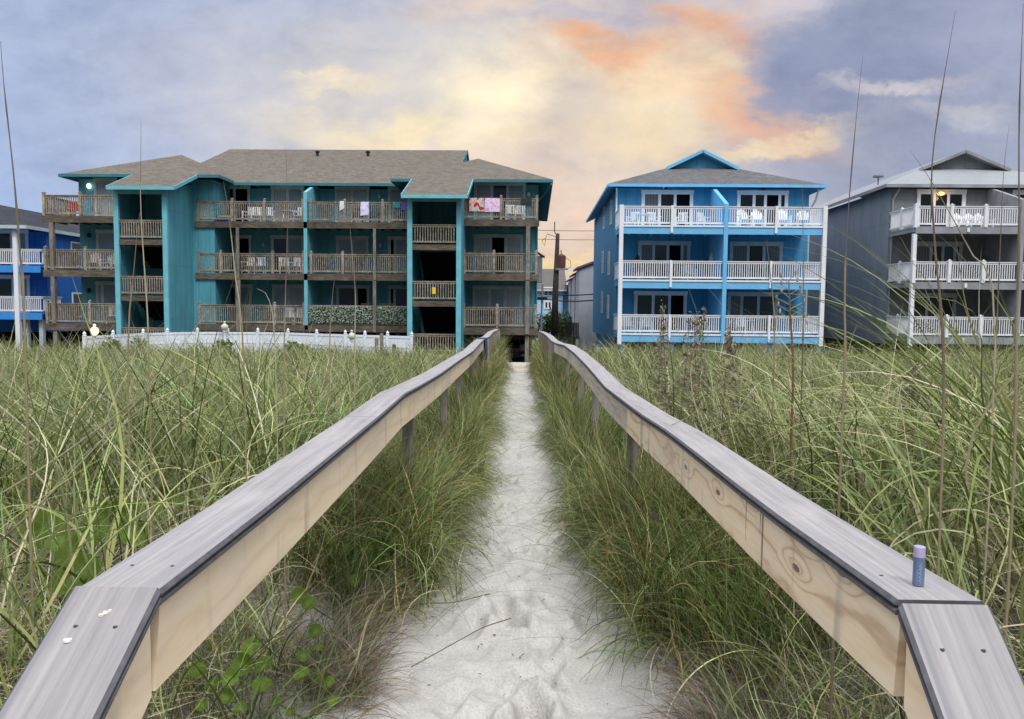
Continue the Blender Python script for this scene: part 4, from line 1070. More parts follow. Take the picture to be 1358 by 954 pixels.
# boardwalk planks and stairs at the far end
bw_ = thing('boardwalk', 'sandy wooden boardwalk deck ending between the far handrails', 'boardwalk', (cx(22), 21, -1.7))
b = MB()
for k in range(26):
    y = 19.6 + k * .145; b.box(cx(y) - .56, cx(y) + .56, y, y + .138, -1.47 - .0093 * y - .03, -1.47 - .0093 * y + .012)
b.build('deck_boards', M['pine_gray'], bw_)
b = MB()
for k in range(8): b.box(cx(23.5) - .56, cx(23.5) + .56, 23.4 + k * .28, 23.7 + k * .28, -1.73 - (k + 1) * .18 - .04, -1.73 - (k + 1) * .18)
b.build('stair_treads', M['railwood'], bw_)
for s_ in (-1, 1):
    b = MB(); b.beam((cx(23.4) + s_ * .6, 23.3, -1.85), (cx(25.6) + s_ * .6, 25.7, -3.35), .04, .28); b.build('stringer', M['railwood'], bw_)

# navy cloth over the left rail
pc_ = cap_path(-1, LT)(12.7)
b = MB(); vs = []; prof_ = [(-.17, -.12), (-.155, .004), (-.07, .010), (.012, .006), (.02, -.1), (.026, -.26), (.02, -.38)]
for i in range(9):
    for u, z in prof_: vs.append((pc_.x + u + .008 * math.sin(i * 2.1), pc_.y + i * .06, pc_.z + z + (.02 * math.sin(i * 1.7) if z < -.2 else .0)))
b.add(vs, [(i * 7 + k, i * 7 + k + 1, (i + 1) * 7 + k + 1, (i + 1) * 7 + k) for i in range(8) for k in range(6)])
nv_ = b.build('hanging_cloth', M['navy_cloth'], None, tuple(pc_)); sm = nv_.modifiers.new('s', 'SOLIDIFY'); sm.thickness = .012
tag(nv_, 'navy blue cloth draped over the far end of the left handrail', 'cloth')

# lip balm tube
Yb = 1.245; lb0 = at(1217.5, 776, Yb); zt_ = float(np.interp(Yb, [r[0] for r in RT], [r[1] for r in RT]))
lbx = (Vector(((1217.5 - W / 2) / F, -(776 - H / 2) / F, -1.0)))
dd = CAMROT @ lbx; k_ = (zt_ + .001) / dd.z; lb0 = dd * k_
tube_ = thing('lip_balm', 'blue grey lip balm tube with lilac cap standing on the right handrail', 'lip balm', tuple(lb0))
hh = .064; rr_ = .0088
b = MB(); b.lathe(lb0, [(rr_ * .96, 0), (rr_, .001), (rr_, .0465), (rr_ * .93, .0468)], 24); b.build('tube', m_simple('blue_grey_plastic', lin(98, 116, 146), .35, .06, 30, .5), tube_, smooth=False)
b = MB(); b.lathe(lb0 + Vector((0, 0, .0472)), [(rr_ * .93, 0), (rr_, .0004), (rr_, .0165), (rr_ * .95, .0175), (rr_ * .3, .0176)], 24); b.build('lid', m_simple('lilac_plastic', lin(172, 164, 196), .35, .05, 30, .5), tube_)
b = MB()
fx = math.atan2(-lb0.y, -lb0.x) + .25
for row, (z0, z1, da, amp) in enumerate(((.006, .039, 0.0, .0016), (.008, .028, .5, .0009))):
    ptsq = []
    for k in range(46):
        s_ = k / 45; z_ = z1 - (z1 - z0) * s_
        a = fx - da + (amp * math.sin(s_ * 34) + amp * .5 * math.sin(s_ * 57 + 1)) / rr_
        ptsq.append((lb0.x + (rr_ + .0002) * math.cos(a), lb0.y + (rr_ + .0002) * math.sin(a), lb0.z + z_ + .0008 * math.cos(s_ * 34)))
    b.tube(ptsq, .00022 if row == 0 else .00014, 4)
b.build('script_lettering', m_simple('pale_print', lin(190, 205, 222), .5, .02), tube_)

# ================================================================== things on the balconies
def adirondack():
    t_ = thing('adirondack_chair', 'x', 'chair'); m = M['plastic_white']
    b = MB(); b.prism([(-.26, -.3, .36), (.26, -.3, .36), (.24, .22, .24), (-.24, .22, .24)], (0, 0, .025)); b.build('seat', m, t_)
    b = MB()
    for k in range(5):
        x0_, x1_ = -.27 + k * .11, -.27 + k * .11 + .095; top = .98 - abs(k - 2) ** 1.6 * .05
        b.prism([(x0_, .15, .3), (x1_, .15, .3), (x1_ + (k - 2) * .012, .15 + (top - .3) * .42, top - (.03 if k > 2 else 0)), (x0_ + (k - 2) * .012, .15 + (top - .3) * .42, top - (.03 if k < 2 else 0))], (0, .022, 0))
    b.build('backrest', m, t_)
    for s in (-1, 1):
        b = MB(); b.box(s * .27, s * .39, -.33, .3, .55, .572); b.build('armrest', m, t_)
        for y in (-.3, .27):
            b = MB(); b.box(s * .29, s * .33, y - .045, y + .045, 0, .55); b.build('leg', m, t_)
    return t_


def slat_chair(mat='plastic_white', name='patio_chair'):
    t_ = thing(name, 'x', 'chair'); m = M[mat]
    b = MB(); b.box(-.24, .24, -.24, .24, .4, .43); b.build('seat', m, t_)
    b = MB(); b.box(-.25, .25, .22, .25, .84, .9)
    for k in range(6): b.box(-.24 + k * .085, -.24 + k * .085 + .05, .22, .245, .43, .84)
    b.build('backrest', m, t_)
    for s in (-1, 1):
        b = MB(); b.box(s * .24, s * .3, -.26, .26, .62, .65); b.build('armrest', m, t_)
        for y in (-.22, .22):
            b = MB(); b.box(s * .22, s * .26, y - .02, y + .02, 0, .62); b.build('leg', m, t_)
    return t_


def patio_table(mat='plastic_white', h=.72, w=.9):
    t_ = thing('patio_table', 'x', 'table'); m = M[mat]
    b = MB(); b.lathe((0, 0, h), [(w / 2 - .02, -.03), (w / 2, -.02), (w / 2, 0)], 20); b.build('tabletop', m, t_)
    for sx in (-1, 1):
        for sy in (-1, 1):
            b = MB(); b.tube([(sx * w * .36, sy * w * .36, 0), (sx * w * .25, sy * w * .25, h - .03)], .025); b.build('leg', m, t_)
    return t_


KINDS_ = {'ad': adirondack(), 'sl': slat_chair(), 'dk': slat_chair('dark_cloth'), 'gy': slat_chair('railwood'), 'tb': patio_table(), 'td': patio_table('dark_cloth')}
USED = set()
def put(kind, px, Y, zf, rz, label, group):
    src = KINDS_[kind]
    o = src if kind not in USED else copy_tree(src)
    USED.add(kind)
    o.location = (X(px, Y), Y, zf + .002); o.rotation_euler = (0, 0, rz); o['label'] = label; o['group'] = group
    return o


gA = 'white adirondack chairs on balconies'; gS = 'white slatted patio chairs on balconies'; gD = 'dark patio chairs on balconies'; gT = 'small tables on balconies'
put('ad', 834, 41.2, FB[1], .25, 'left one of two white adirondack chairs on the blue duplex lowest left balcony', gA)
put('ad', 858, 41.2, FB[1], -.05, 'right one of two white adirondack chairs on the blue duplex lowest left balcony', gA)
put('ad', 985, 41.0, FB[3] + .14, .1, 'white adirondack chair next to the blue divider on the top right balcony', gA)
put('ad', 1003, 41.0, FB[3] + .12, 0, 'second white adirondack chair from the blue divider, top right balcony', gA)
put('ad', 1037, 41.0, FB[3] + .12, -.1, 'third white adirondack chair from the blue divider, top right balcony', gA)
put('ad', 1064, 41.0, FB[3] + .12, -.2, 'white adirondack chair nearest the right corner post of the blue duplex', gA)
put('ad', 124, 40.0, FT[2] + .08, .15, 'white adirondack chair left of its twin on the teal left wing middle balcony', gA)
put('ad', 145.5, 40.0, FT[2] + .05, -.1, 'white adirondack chair nearest the left stair tower, teal middle balcony', gA)
for i, (px, lb) in enumerate(((838, 'leftmost white patio chair on the top left balcony of the blue duplex'), (866, 'white patio chair by the round table, blue duplex top left balcony'), (903, 'white patio chair right of the middle post, blue duplex top left balcony'), (932, 'rightmost white patio chair on the top left balcony of the blue duplex'))):
    put('sl', px, 41.1, FB[3], (-.6, .5, -.4, .7)[i], lb, gS)
put('tb', 852, 40.8, FB[3], 0, 'round white table between chairs on the blue duplex top left balcony', gT)
put('sl', 915, 41.2, FB[2], .3, 'white patio chair on the middle left balcony of the blue duplex', gS)
put('tb', 992, 41.2, FB[1], 0, 'round white table on the lowest right balcony of the blue duplex', gT)
put('sl', 985, 40.6, FB[1], 2.9, 'white patio chair in front of the table on the lowest right balcony', gS)
for i, (px, lb) in enumerate(((331, 'leftmost white patio chair on the teal middle top balcony'), (341, 'white patio chair beside the leftmost one, teal middle top balcony'), (357, 'white patio chair right of the railing post, teal middle top balcony'), (398, 'low white patio chair beside the teal divider on the top balcony'))):
    put('sl', px, 41.9, FT[3], (-.3, .2, .5, -.2)[i], lb, gS)
for i, (px, lb) in enumerate(((329, 'leftmost white patio chair on the teal middle second floor balcony'), (345, 'second white patio chair, teal middle second floor balcony'), (377, 'white patio chair right of the post, teal middle second floor balcony'), (391, 'white patio chair nearest the divider, teal middle second floor balcony'))):
    put('sl', px, 41.6, FT[2], (-.4, .1, .4, -.3)[i], lb, gS)
put('tb', 385, 42.2, FT[3], 0, 'low white table before the curtained door on the teal top balcony', gT)
put('sl', 384, 41.8, FT[1], .3, 'white patio chair on the teal lowest balcony left of the divider', gS)
put('sl', 396, 41.9, FT[1], -.2, 'white patio chair against the divider on the teal lowest balcony', gS)
put('sl', 148, 40.0, FT[1], .2, 'white patio chair beside the left stair tower on the lowest balcony', gS)
put('sl', 676, 40.3, FT[3], .1, 'white patio chair behind the dark towel on the teal right wing top balcony', gS)
put('sl', 688, 40.5, FT[3], -.2, 'white patio chair in the corner of the teal right wing top balcony', gS)
for px, fl, lb in ((475, 3, 'dark patio chair behind the lilac towel on the teal top balcony'), (497, 3, 'dark patio chair right of the lilac towel on the teal top balcony'), (530, 3, 'dark patio chair by the right stair tower on the teal top balcony'), (474, 2, 'dark patio chair on the teal second floor balcony under the lilac towel')):
    put('dk', px, 42.0, FT[fl] + (.2 if fl == 2 else 0), .1, lb, gD)
put('td', 650, 40.3, FT[1], 0, 'dark round table on the teal right wing lowest balcony', gT)
for px, lb in ((637, 'dark patio chair left of the dark table, teal right wing lowest balcony'), (652, 'dark patio chair behind the dark table, teal right wing lowest balcony'), (672, 'dark patio chair right of the dark table, teal right wing lowest balcony')):
    put('dk', px, 40.7, FT[1] + .15, .1, lb, gD)
for px, lb in ((640, 'grey patio chair at the left of the teal right wing middle balcony'), (679, 'grey patio chair at the right of the teal right wing middle balcony')):
    put('gy', px, 40.3, FT[2] + .12, .1, lb, 'grey patio chairs on the teal right wing')
for px, lb in ((508, 'grey slatted chair right of the support post behind the leafy screen'), (517, 'grey slatted chair behind the leafy screen nearest the stair tower'), (484, 'grey slatted chair left of the support post behind the leafy screen')):
    put('gy', px, 42.2, FT[1] + .3, .1, lb, 'grey chairs behind the leafy screen')
for px, lb in ((1272, 'white adirondack chair leftmost on the grey house top balcony'), (1288, 'white adirondack chair in the middle of the grey house top balcony'), (1301, 'white adirondack chair rightmost on the grey house top balcony')):
    put('ad', px, 40.2, FB[3] - .1, .1, lb, gA)
# red folding chair left wing
c_ = slat_chair('t_redplain'); c_.location = (X(98, 40), 40, FT[3]); c_['label'] = 'red patio chair on the top balcony of the teal left wing'
b = MB(); x_ = X(299, 41.4); b.box(x_ - .32, x_ + .32, 41.3, 41.65, FT[3], FT[3] + .26, 0); b.box(x_ - .34, x_ + .34, 41.28, 41.67, FT[3] + .262, FT[3] + .34, 1)
tag(b.build('cooler', [M['cooler_blue'], M['plastic_white']], None, (x_, 41.5, FT[3])), 'blue cooler with white lid behind the teal top balcony railing', 'cooler')


def towel(mat, px0, px1, y, ztop, drop, label, back=.25, sl=0.0):
    x0_, x1_ = X(px0, y), X(px1, y); n = 8; vs = []
    prof_ = [(.10, -back), (.075, .01), (0, .018), (-.075, .01), (-.09, -drop * .5), (-.085, -drop)]
    for i in range(n + 1):
        x_ = x0_ + (x1_ - x0_) * i / n
        for j, (yy, zz) in enumerate(prof_): vs.append((x_ + (.0 if j < 4 else .015 * math.sin(i * 1.9 + j)), y + yy + (.012 * math.sin(i * 2.3) if j > 3 else 0), ztop + zz + (sl * i / n if j > 3 else 0)))
    m = len(prof_); b = MB(); b.add(vs, [(i * m + k, i * m + k + 1, (i + 1) * m + k + 1, (i + 1) * m + k) for i in range(n) for k in range(m - 1)])
    o = b.build('towel', M[mat], None, (x0_, y, ztop)); s = o.modifiers.new('s', 'SOLIDIFY'); s.thickness = .014
    return tag(o, label, 'towel', 'towels drying on balcony railings')


RT3 = FT[3] + 1.06
towel('t_red', 621, 641, 39.3, RT3, .66, 'red patterned beach towel on the top balcony of the teal right wing')
towel('t_redplain', 620.5, 622, 39.285, RT3, .62, 'narrow red towel edge beside the red patterned towel')
towel('t_pink', 642.5, 662, 39.3, RT3, .68, 'pink and white towel beside the red patterned towel')
towel('dark_cloth', 690.5, 704, 39.3, RT3, .36, 'short charcoal towel at the right end of the top balcony')
towel('t_lilac', 479, 489.5, 41.0, RT3, .72, 'lilac print towel on the teal middle top balcony', sl=.05)
towel('t_white', 451.5, 457, 41.0, RT3 + .03, .5, 'small white towel beside a railing post on the teal top balcony', sl=.12)
towel('t_green', 522, 530.5, 41.0, RT3, .28, 'small green print cloth on the teal top balcony')
towel('t_purple', 533, 539.5, 41.0, RT3, .4, 'small dark purple cloth beside the right stair tower')

# seated person on the middle left balcony of the blue duplex
def person(loc, rz, label):
    J = {'pel': (0, 0, .47, .15), 'chest': (0, .08, .85, .16), 'neck': (0, .10, 1.05, .06), 'head': (0, .06, 1.18, .095), 'crown': (0, .07, 1.29, .07),
         'shl': (-.19, .08, .98, .065), 'ell': (-.25, -.02, .73, .045), 'hal': (-.18, -.24, .66, .04), 'shr': (.19, .08, .98, .065), 'elr': (.25, -.02, .73, .045), 'har': (.18, -.24, .66, .04),
         'hil': (-.1, -.05, .47, .1), 'knl': (-.12, -.45, .5, .07), 'anl': (-.12, -.5, .09, .045), 'tol': (-.12, -.64, .05, .04), 'hir': (.1, -.05, .47, .1), 'knr': (.12, -.45, .5, .07), 'anr': (.12, -.5, .09, .045), 'tor': (.12, -.64, .05, .04)}
    E_ = [('pel', 'chest'), ('chest', 'neck'), ('neck', 'head'), ('head', 'crown'), ('chest', 'shl'), ('shl', 'ell'), ('ell', 'hal'), ('chest', 'shr'), ('shr', 'elr'), ('elr', 'har'), ('pel', 'hil'), ('hil', 'knl'), ('knl', 'anl'), ('anl', 'tol'), ('pel', 'hir'), ('hir', 'knr'), ('knr', 'anr'), ('anr', 'tor')]
    ks = list(J); me = bpy.data.meshes.new('body'); me.from_pydata([J[k][:3] for k in ks], [(ks.index(a), ks.index(c)) for a, c in E_], [])
    tmp = bpy.data.objects.new('tmp', me); COL.objects.link(tmp)
    sk = tmp.modifiers.new('k', 'SKIN')
    for i, k in enumerate(ks): me.skin_vertices[0].data[i].radius = (J[k][3],) * 2
    me.skin_vertices[0].data[0].use_root = True
    sb = tmp.modifiers.new('s', 'SUBSURF'); sb.levels = sb.render_levels = 2
    dg = bpy.context.evaluated_depsgraph_get(); m2 = bpy.data.meshes.new_from_object(tmp.evaluated_get(dg)); bpy.data.objects.remove(tmp)
    m2.name = 'person'; m2.materials.clear()
    for k in ('skin', 'shirt'): m2.materials.append(M[k])
    for p in m2.polygons:
        z = p.center.z; arm = abs(p.center.x) > .17 and z < .8
        p.material_index = 0 if (z > 1.03 or (arm and z > .55) or (z < .42)) else 1
        p.use_smooth = True
    o = bpy.data.objects.new('person', m2); COL.objects.link(o); o.location = loc; o.rotation_euler = (0, 0, rz); ORIG[o.name] = (0, 0, 0)
    b = MB(); b.lathe((0, .09, 1.2), [(.115, -.1), (.125, 0), (.11, .08), (.06, .135), (.01, .15)], 12); b.build('hair', M['hair'], o, smooth=True)
    b = MB(); b.lathe((0, -.045, 1.16), [(.004, -.02), (.014, -.015), (.004, .03)], 6); b.build('nose', M['skin'], o, smooth=True)
    return tag(o, label, 'person')


px_ = X(846, 40.6)
person((px_, 40.7, FB[2] + .02), .1, 'dark haired person in dark top seated on the blue duplex middle balcony')
c_ = slat_chair('dark_cloth'); c_.location = (px_, 40.75, FB[2]); c_['label'] = 'dark patio chair under the seated person on the blue duplex'
b = MB(); x_ = X(944, 41.5); b.lathe((x_, 41.5, FB[2] + .9), [(.05, 0), (.14, .1), (.16, .45), (.09, .6), (.02, .75)], 8); b.tube([(x_ + .02, 41.5, FB[2] + 1.6), (x_ + .04, 41.55, FB[2] + 2.3)], .012)
tag(b.build('folded_umbrella', M['globe'], None, (x_, 41.5, FB[2])), 'pale bundled parasol hanging by the blue divider on the middle balcony', 'parasol')

# parked vehicles under the teal building
def car(label, loc, paint, name, rz=0.0):
    t_ = thing(name, label, 'car', loc); x, y, z = loc
    b = MB(); b.prism([(x - .85, y, z + .3), (x - .85, y, z + .95), (x - .68, y + .25, z + 1.45), (x - .0, y + .3, z + 1.5), (x + .0, y + .3, z + .3)], (0, 4, 0)) if False else None
    b = MB(); prof_ = [(0, .35), (0, .95), (.25, 1.0), (.7, 1.5), (2.4, 1.52), (3.2, 1.0), (4.3, .9), (4.35, .35)]
    b.prism([(x - .88, y + u, z + w) for u, w in prof_], (1.76, 0, 0)); b.build('body', M[paint], t_)
    b = MB(); b.prism([(x - .7, y + .27, z + 1.03), (x + .7, y + .27, z + 1.03), (x + .62, y + .64, z + 1.43), (x - .62, y + .64, z + 1.43)], (0, -.02, .02)); b.build('rear_window', M['g_dark'], t_)
    for s in (-1, 1):
        b = MB(); b.box(x + s * .6, x + s * .84, y - .02, y - .001, z + .7, z + .9); b.build('tail_light', M['tail'], t_)
        for u in (.8, 3.4):
            b = MB(); vs = []
            for q in range(16):
                a = q * math.pi / 8; vs.append((x + s * .8, y + u + .33 * math.cos(a), z + .33 + .33 * math.sin(a)))
            b.prism(vs, (s * .12, 0, 0)); b.build('wheel', M['rubber'], t_)
    b = MB(); b.box(x - .86, x + .86, y - .07, y - .002, z + .38, z + .58); b.build('bumper', M['car_dark'], t_)
    b = MB(); b.box(x - .16, x + .16, y - .021, y - .003, z + .62, z + .78); b.build('licence_plate', M['plastic_white'], t_)
    return t_


car('dark car with red tail light parked under the teal building', (X(671, 47), 47, GROUND_Z), 'car_dark', 'parked_car')
car('white car parked under the teal building beside the dark one', (X(692, 51.0), 50, GROUND_Z), 'car_white', 'parked_car')


# ================================================================== grass
def blades(name, root, az, length, lean, bend, width, col, seg=6, twist=None, power=1.2, mat='blade', avoid=None, zmax=None):
    """Arching ribbons: each blade leans to azimuth az and droops."""
    N = len(az); s = np.linspace(0, 1, seg + 1)
    th = lean[:, None] + bend[:, None] * s[None, :] ** power
    dl = (length / seg)[:, None]
    hx = np.concatenate([np.zeros((N, 1)), np.cumsum(np.sin(th[:, :-1]) * dl, 1)], 1); hz = np.concatenate([np.zeros((N, 1)), np.cumsum(np.cos(th[:, :-1]) * dl, 1)], 1)
    if zmax is not None: hz = hz * np.minimum(1, (zmax - rng.uniform(0, .12, N) - root[:, 2]) / np.maximum(hz.max(1), .01))[:, None]
    ca, sa = np.cos(az)[:, None], np.sin(az)[:, None]
    wob = (rng.normal(0, .05, N)[:, None] * np.sin(s * 5.5 + rng.random(N)[:, None] * 6)) * length[:, None]
    px, py, pz = root[:, 0:1] + hx * ca - wob * sa, root[:, 1:2] + hx * sa + wob * ca, root[:, 2:3] + hz
    gz = ground_base(px, py) + .006
    pz = np.maximum(pz, gz)
    keep = np.ones(N, bool)
    d = px - (0.015 - 0.0155 * py); r = np.sqrt(px ** 2 + py ** 2 + pz ** 2)
    keep &= ~np.any(r < .62, 1)
    if avoid: keep &= avoid(px, py, pz, d)
    w = width[:, None] * np.clip(1.0 - s ** 2.2, .04, 1) * (.55 + .45 * np.minimum(1, s * 4))
    tw = (rng.uniform(-.9, .9, N) if twist is None else twist)[:, None] + s[None, :] * rng.normal(0, .5, N)[:, None]
    nx, ny, nz = np.cos(th) * ca, np.cos(th) * sa, -np.sin(th)
    lx, ly, lz = -sa * np.cos(tw) + nx * np.sin(tw), ca * np.cos(tw) + ny * np.sin(tw), nz * np.sin(tw)
    V = np.stack([np.stack([px - lx * w / 2, py - ly * w / 2, pz - lz * w / 2], -1), np.stack([px + lx * w / 2, py + ly * w / 2, pz + lz * w / 2], -1)], 2)[keep]
    C = np.broadcast_to(col[keep][:, None, None, :], V.shape[:3] + (3,)).copy()
    tip = np.clip((s - .75) / .25, 0, 1)[None, :, None, None]
    C = C * (1 - .5 * tip) + np.array([.30, .25, .14]) * .5 * tip
    return V, C


def ribbons_object(name, VC, mat='blade'):
    vs, fs, cs, o = [], [], [], 0
    for V, C in VC:
        N, S = V.shape[0], V.shape[1]
        if N == 0: continue
        idx = (np.arange(N)[:, None] * S + np.arange(S - 1)[None, :]) * 2 + o
        q = np.stack([idx, idx + 1, idx + 3, idx + 2], -1).reshape(-1, 4)
        vs.append(V.reshape(-1, 3)); cs.append(C.reshape(-1, 3)); fs.append(q); o += N * S * 2
    vs, cs, fs = np.concatenate(vs), np.concatenate(cs), np.concatenate(fs)
    me = bpy.data.meshes.new(name); me.vertices.add(len(vs)); me.vertices.foreach_set('co', vs.astype(np.float32).reshape(-1))
    me.loops.add(fs.size); me.loops.foreach_set('vertex_index', fs.reshape(-1).astype(np.int32))
    me.polygons.add(len(fs)); me.polygons.foreach_set('loop_start', (np.arange(len(fs)) * 4).astype(np.int32)); me.update()
    a = me.attributes.new('tint', 'FLOAT_COLOR', 'POINT'); a.data.foreach_set('color', np.concatenate([cs, np.ones((len(cs), 1))], 1).astype(np.float32).reshape(-1))
    me.polygons.foreach_set('use_smooth', np.ones(len(fs), bool)); me.materials.append(M[mat])
    ob = bpy.data.objects.new(name, me); COL.objects.link(ob)
    print(name, len(fs)); return ob


PAL = np.array([(.20, .25, .065), (.07, .105, .022), (.32, .37, .13), (.44, .47, .20), (.58, .55, .31), (.62, .56, .38), (.17, .25, .095)])


def pick_cols(n, w, jit=.18):
    w = np.array(w, float); w /= w.sum()
    c = PAL[rng.choice(len(PAL), n, p=w)]
    return np.clip(c * rng.normal(1, jit, (n, 1)) * rng.normal(1, .05, (n, 3)), .01, .8)


def off_rail(px, py, pz, d):
    bad = (np.abs(d) < .77) & (py < 24) & (py > -.5)
    return ~np.any(bad, 1)


def field(side, n_clump, per, ymin, ymax, dens_pow, hmul, wmul, seg, dmin=.84, wts=(3, 2, 3, 2, 1.2, .9, 1.2), lean=(.05, .45), bend=(.5, 1.5), fan=.5):
    """clumps of blades over one side of the walk, thinner with distance"""
    u = rng.random(n_clump * 3)
    y = ymin + (ymax - ymin) * u ** dens_pow
    xw = rng.random(len(y))
    x = cx(y) + side * (dmin + xw * (.78 * y + 1.6))
    k = rng.permutation(len(y))[:n_clump]; x, y = x[k], y[k]
    nb = per
    cl = np.repeat(np.arange(n_clump), nb); N = len(cl)
    rad = (.05 + .10 * rng.random(n_clump))[cl] * np.maximum(1, y[cl] / 7)
    a = rng.random(N) * 6.283; rr = np.sqrt(rng.random(N)) * rad
    rx, ry = x[cl] + rr * np.cos(a), y[cl] + rr * np.sin(a)
    rx = np.where(np.abs(rx - cx(ry)) < dmin, cx(ry) + side * dmin, rx)
    rz = ground_base(rx, ry) - .02
    wind = rng.uniform(0, 6.283, n_clump)[cl]
    wind = np.where(rng.random(N) < .45, wind, 2.8 if side < 0 else 3.2)
    az = np.where(rng.random(N) < fan, a, wind + rng.normal(0, .8, N))
    hcl = (rng.uniform(.5, 1.3, n_clump))[cl]; dk = np.where(rng.random(n_clump) < .3, .5, 1.0)[cl][:, None]
    L = hmul * hcl * rng.uniform(.55, 1.15, N)
    ccl = rng.normal(1, .16, (n_clump, 1)) * np.array([1, 1, 1]) * rng.normal(1, .06, (n_clump, 3))
    col = np.clip(pick_cols(N, wts) * ccl[cl] * dk, .01, .8)
    wd = wmul * rng.uniform(.6, 1.3, N) * np.maximum(1, y[cl] * .14)
    return blades('f', np.stack([rx, ry, rz], -1), az, L, rng.uniform(*lean, N), rng.uniform(*bend, N), wd, col, seg, avoid=off_rail)


GREEN = (4, 3.2, 3, 1.6, .8, .6, 1.6)
STRAW = (.4, .3, 1, 1.5, 3, 4, .2)
for side, nm, lb in ((-1, 'dune_grass', 'sage green dune grass field left of the boardwalk'), (1, 'dune_grass', 'tangled green and straw dune grass field right of the boardwalk')):
    VC = [field(side, 620 if side > 0 else 110, 18, 3.6, 12, 1.0, .80, .0055, 7, wts=(.6, .4, .8, 1.6, 3, 4.5, .2), lean=(.1, .7), bend=(.3, 2.4)),
          field(side, 90, 12, 1.2, 3.6, .7, .80, .0072, 10, wts=GREEN, dmin=1.0, lean=(.02, .35)), field(side, 90, 22, 3.4, 4.4, .9, .85, .0072, 9, wts=GREEN, dmin=.98),
          field(side, 800, 26, 3.7, 8.5, .8, .84, .0066, 7, wts=GREEN, bend=(.5, 2.0)),
          field(side, 1500, 22, 8, 16, .85, .80, .0060, 5, wts=GREEN, bend=(.5, 2.2)),
          field(side, 1700, 20, 15, 27, .9, .75, .0056, 4, wts=GREEN, bend=(.5, 2.2)),
          # dry litter of fallen blades near the ground
          field(side, 620, 22, 1.4, 4.2, .7, .42, .0036, 7, wts=STRAW, dmin=.9, lean=(.6, 1.5), bend=(.2, 1.6), fan=1.0),
          field(side, 420, 18, 3.6, 8, .9, .46, .0042, 5, wts=STRAW, lean=(.5, 1.4), bend=(.2, 1.6), fan=1.0),
          field(side, 900, 22, 3.7, 9.5, .85, .5, .0050, 5, wts=(2, 7, 1, 0, 0, .6, 1.5), lean=(.1, .9), bend=(.3, 1.6), fan=.9),  # dark undergrowth, its colour put in for the shaded gaps between blades
          # broad upright dark blades
          field(side, 240, 3, 1.2, 9, 1.0, 1.0, .0105, 8, wts=(2, 6, .6, .2, 0, 0, 3), lean=(.02, .3), bend=(.1, 1.2)),
          # long arching straws
          field(side, 190 if side < 0 else 420, 3, 1.3, 6, 1.0, 1.05 if side < 0 else 1.1, .0056, 14, wts=(1, .6, 2, 3, 3, 1.6, 1), lean=(.05, .6), bend=(.6, 2.8)),
          field(side, 420, 3, 4, 14, 1.0, 1.05, .0060, 9, wts=(1, .6, 2, 3, 3, 1.6, 1), lean=(.03, .5), bend=(.4, 2.2))]
    o = ribbons_object(nm, VC); tag(o, lb, 'grass', None, 'stuff')


def edge_clumps(side, n, per, y0, y1, dlo, dhi, L, wd, wts, inward=.8, lean=(.15, .75), bend=(.7, 1.9), seg=7, dpow=1.0, free=False):
    y = y0 + (y1 - y0) * rng.random(n) ** dpow; d = rng.uniform(dlo, dhi, n) + .07 * np.sin(y * 1.9 + side) * (y > 3.8) + .04 * np.sin(y * 4.7)
    cl = np.repeat(np.arange(n), per); N = len(cl)
    a = rng.random(N) * 6.283; rr = .07 * np.sqrt(rng.random(N))
    ry = y[cl] + rr * np.sin(a); rx = cx(ry) + side * (d[cl] + rr * np.cos(a))
    rz = ground_base(rx, ry) - .015
    az_in = math.pi if side > 0 else 0.0
    az = np.where(rng.random(N) < inward, az_in + rng.normal(0, 1.15, N), a)
    LL = L * rng.uniform(.5, 1.2, N) * (rng.uniform(.7, 1.15, n))[cl]
    ccl = rng.normal(1, .3, (n, 1)) * np.where(rng.random((n, 1)) < .25, np.array([[.7, 1.05, .75]]), np.where(rng.random((n, 1)) < .3, np.array([[1.25, .95, .9]]), np.array([[1., 1., 1.]])))
    ccl = np.clip(ccl, .4, 1.7)
    col = np.clip(pick_cols(N, wts) * ccl[cl], .01, .8)
    w = wd * rng.uniform(.6, 1.3, N) * np.maximum(1, ry * .13)

    def av(px, py, pz, dd):
        ad = dd * side
        if free: return ~np.any((pz > -.62) & (ad > .3), 1)
        lim = np.where(py < 4.2, .36, .22 if side < 0 else .30)
        hit = (ad > .54) & (ad < .75) & (pz > -.63) & (pz < -.35)
        over = (ad > .5) & (pz > -.40)
        too = (ad < lim - .1) & (pz > ground_base(px, py) + .07)
        return ~np.any(hit | over | too, 1)
    return blades('e', np.stack([rx, ry, rz], -1), az, LL, rng.uniform(*lean, N), rng.uniform(*bend, N), w, col, seg, avoid=av, zmax=-.632)


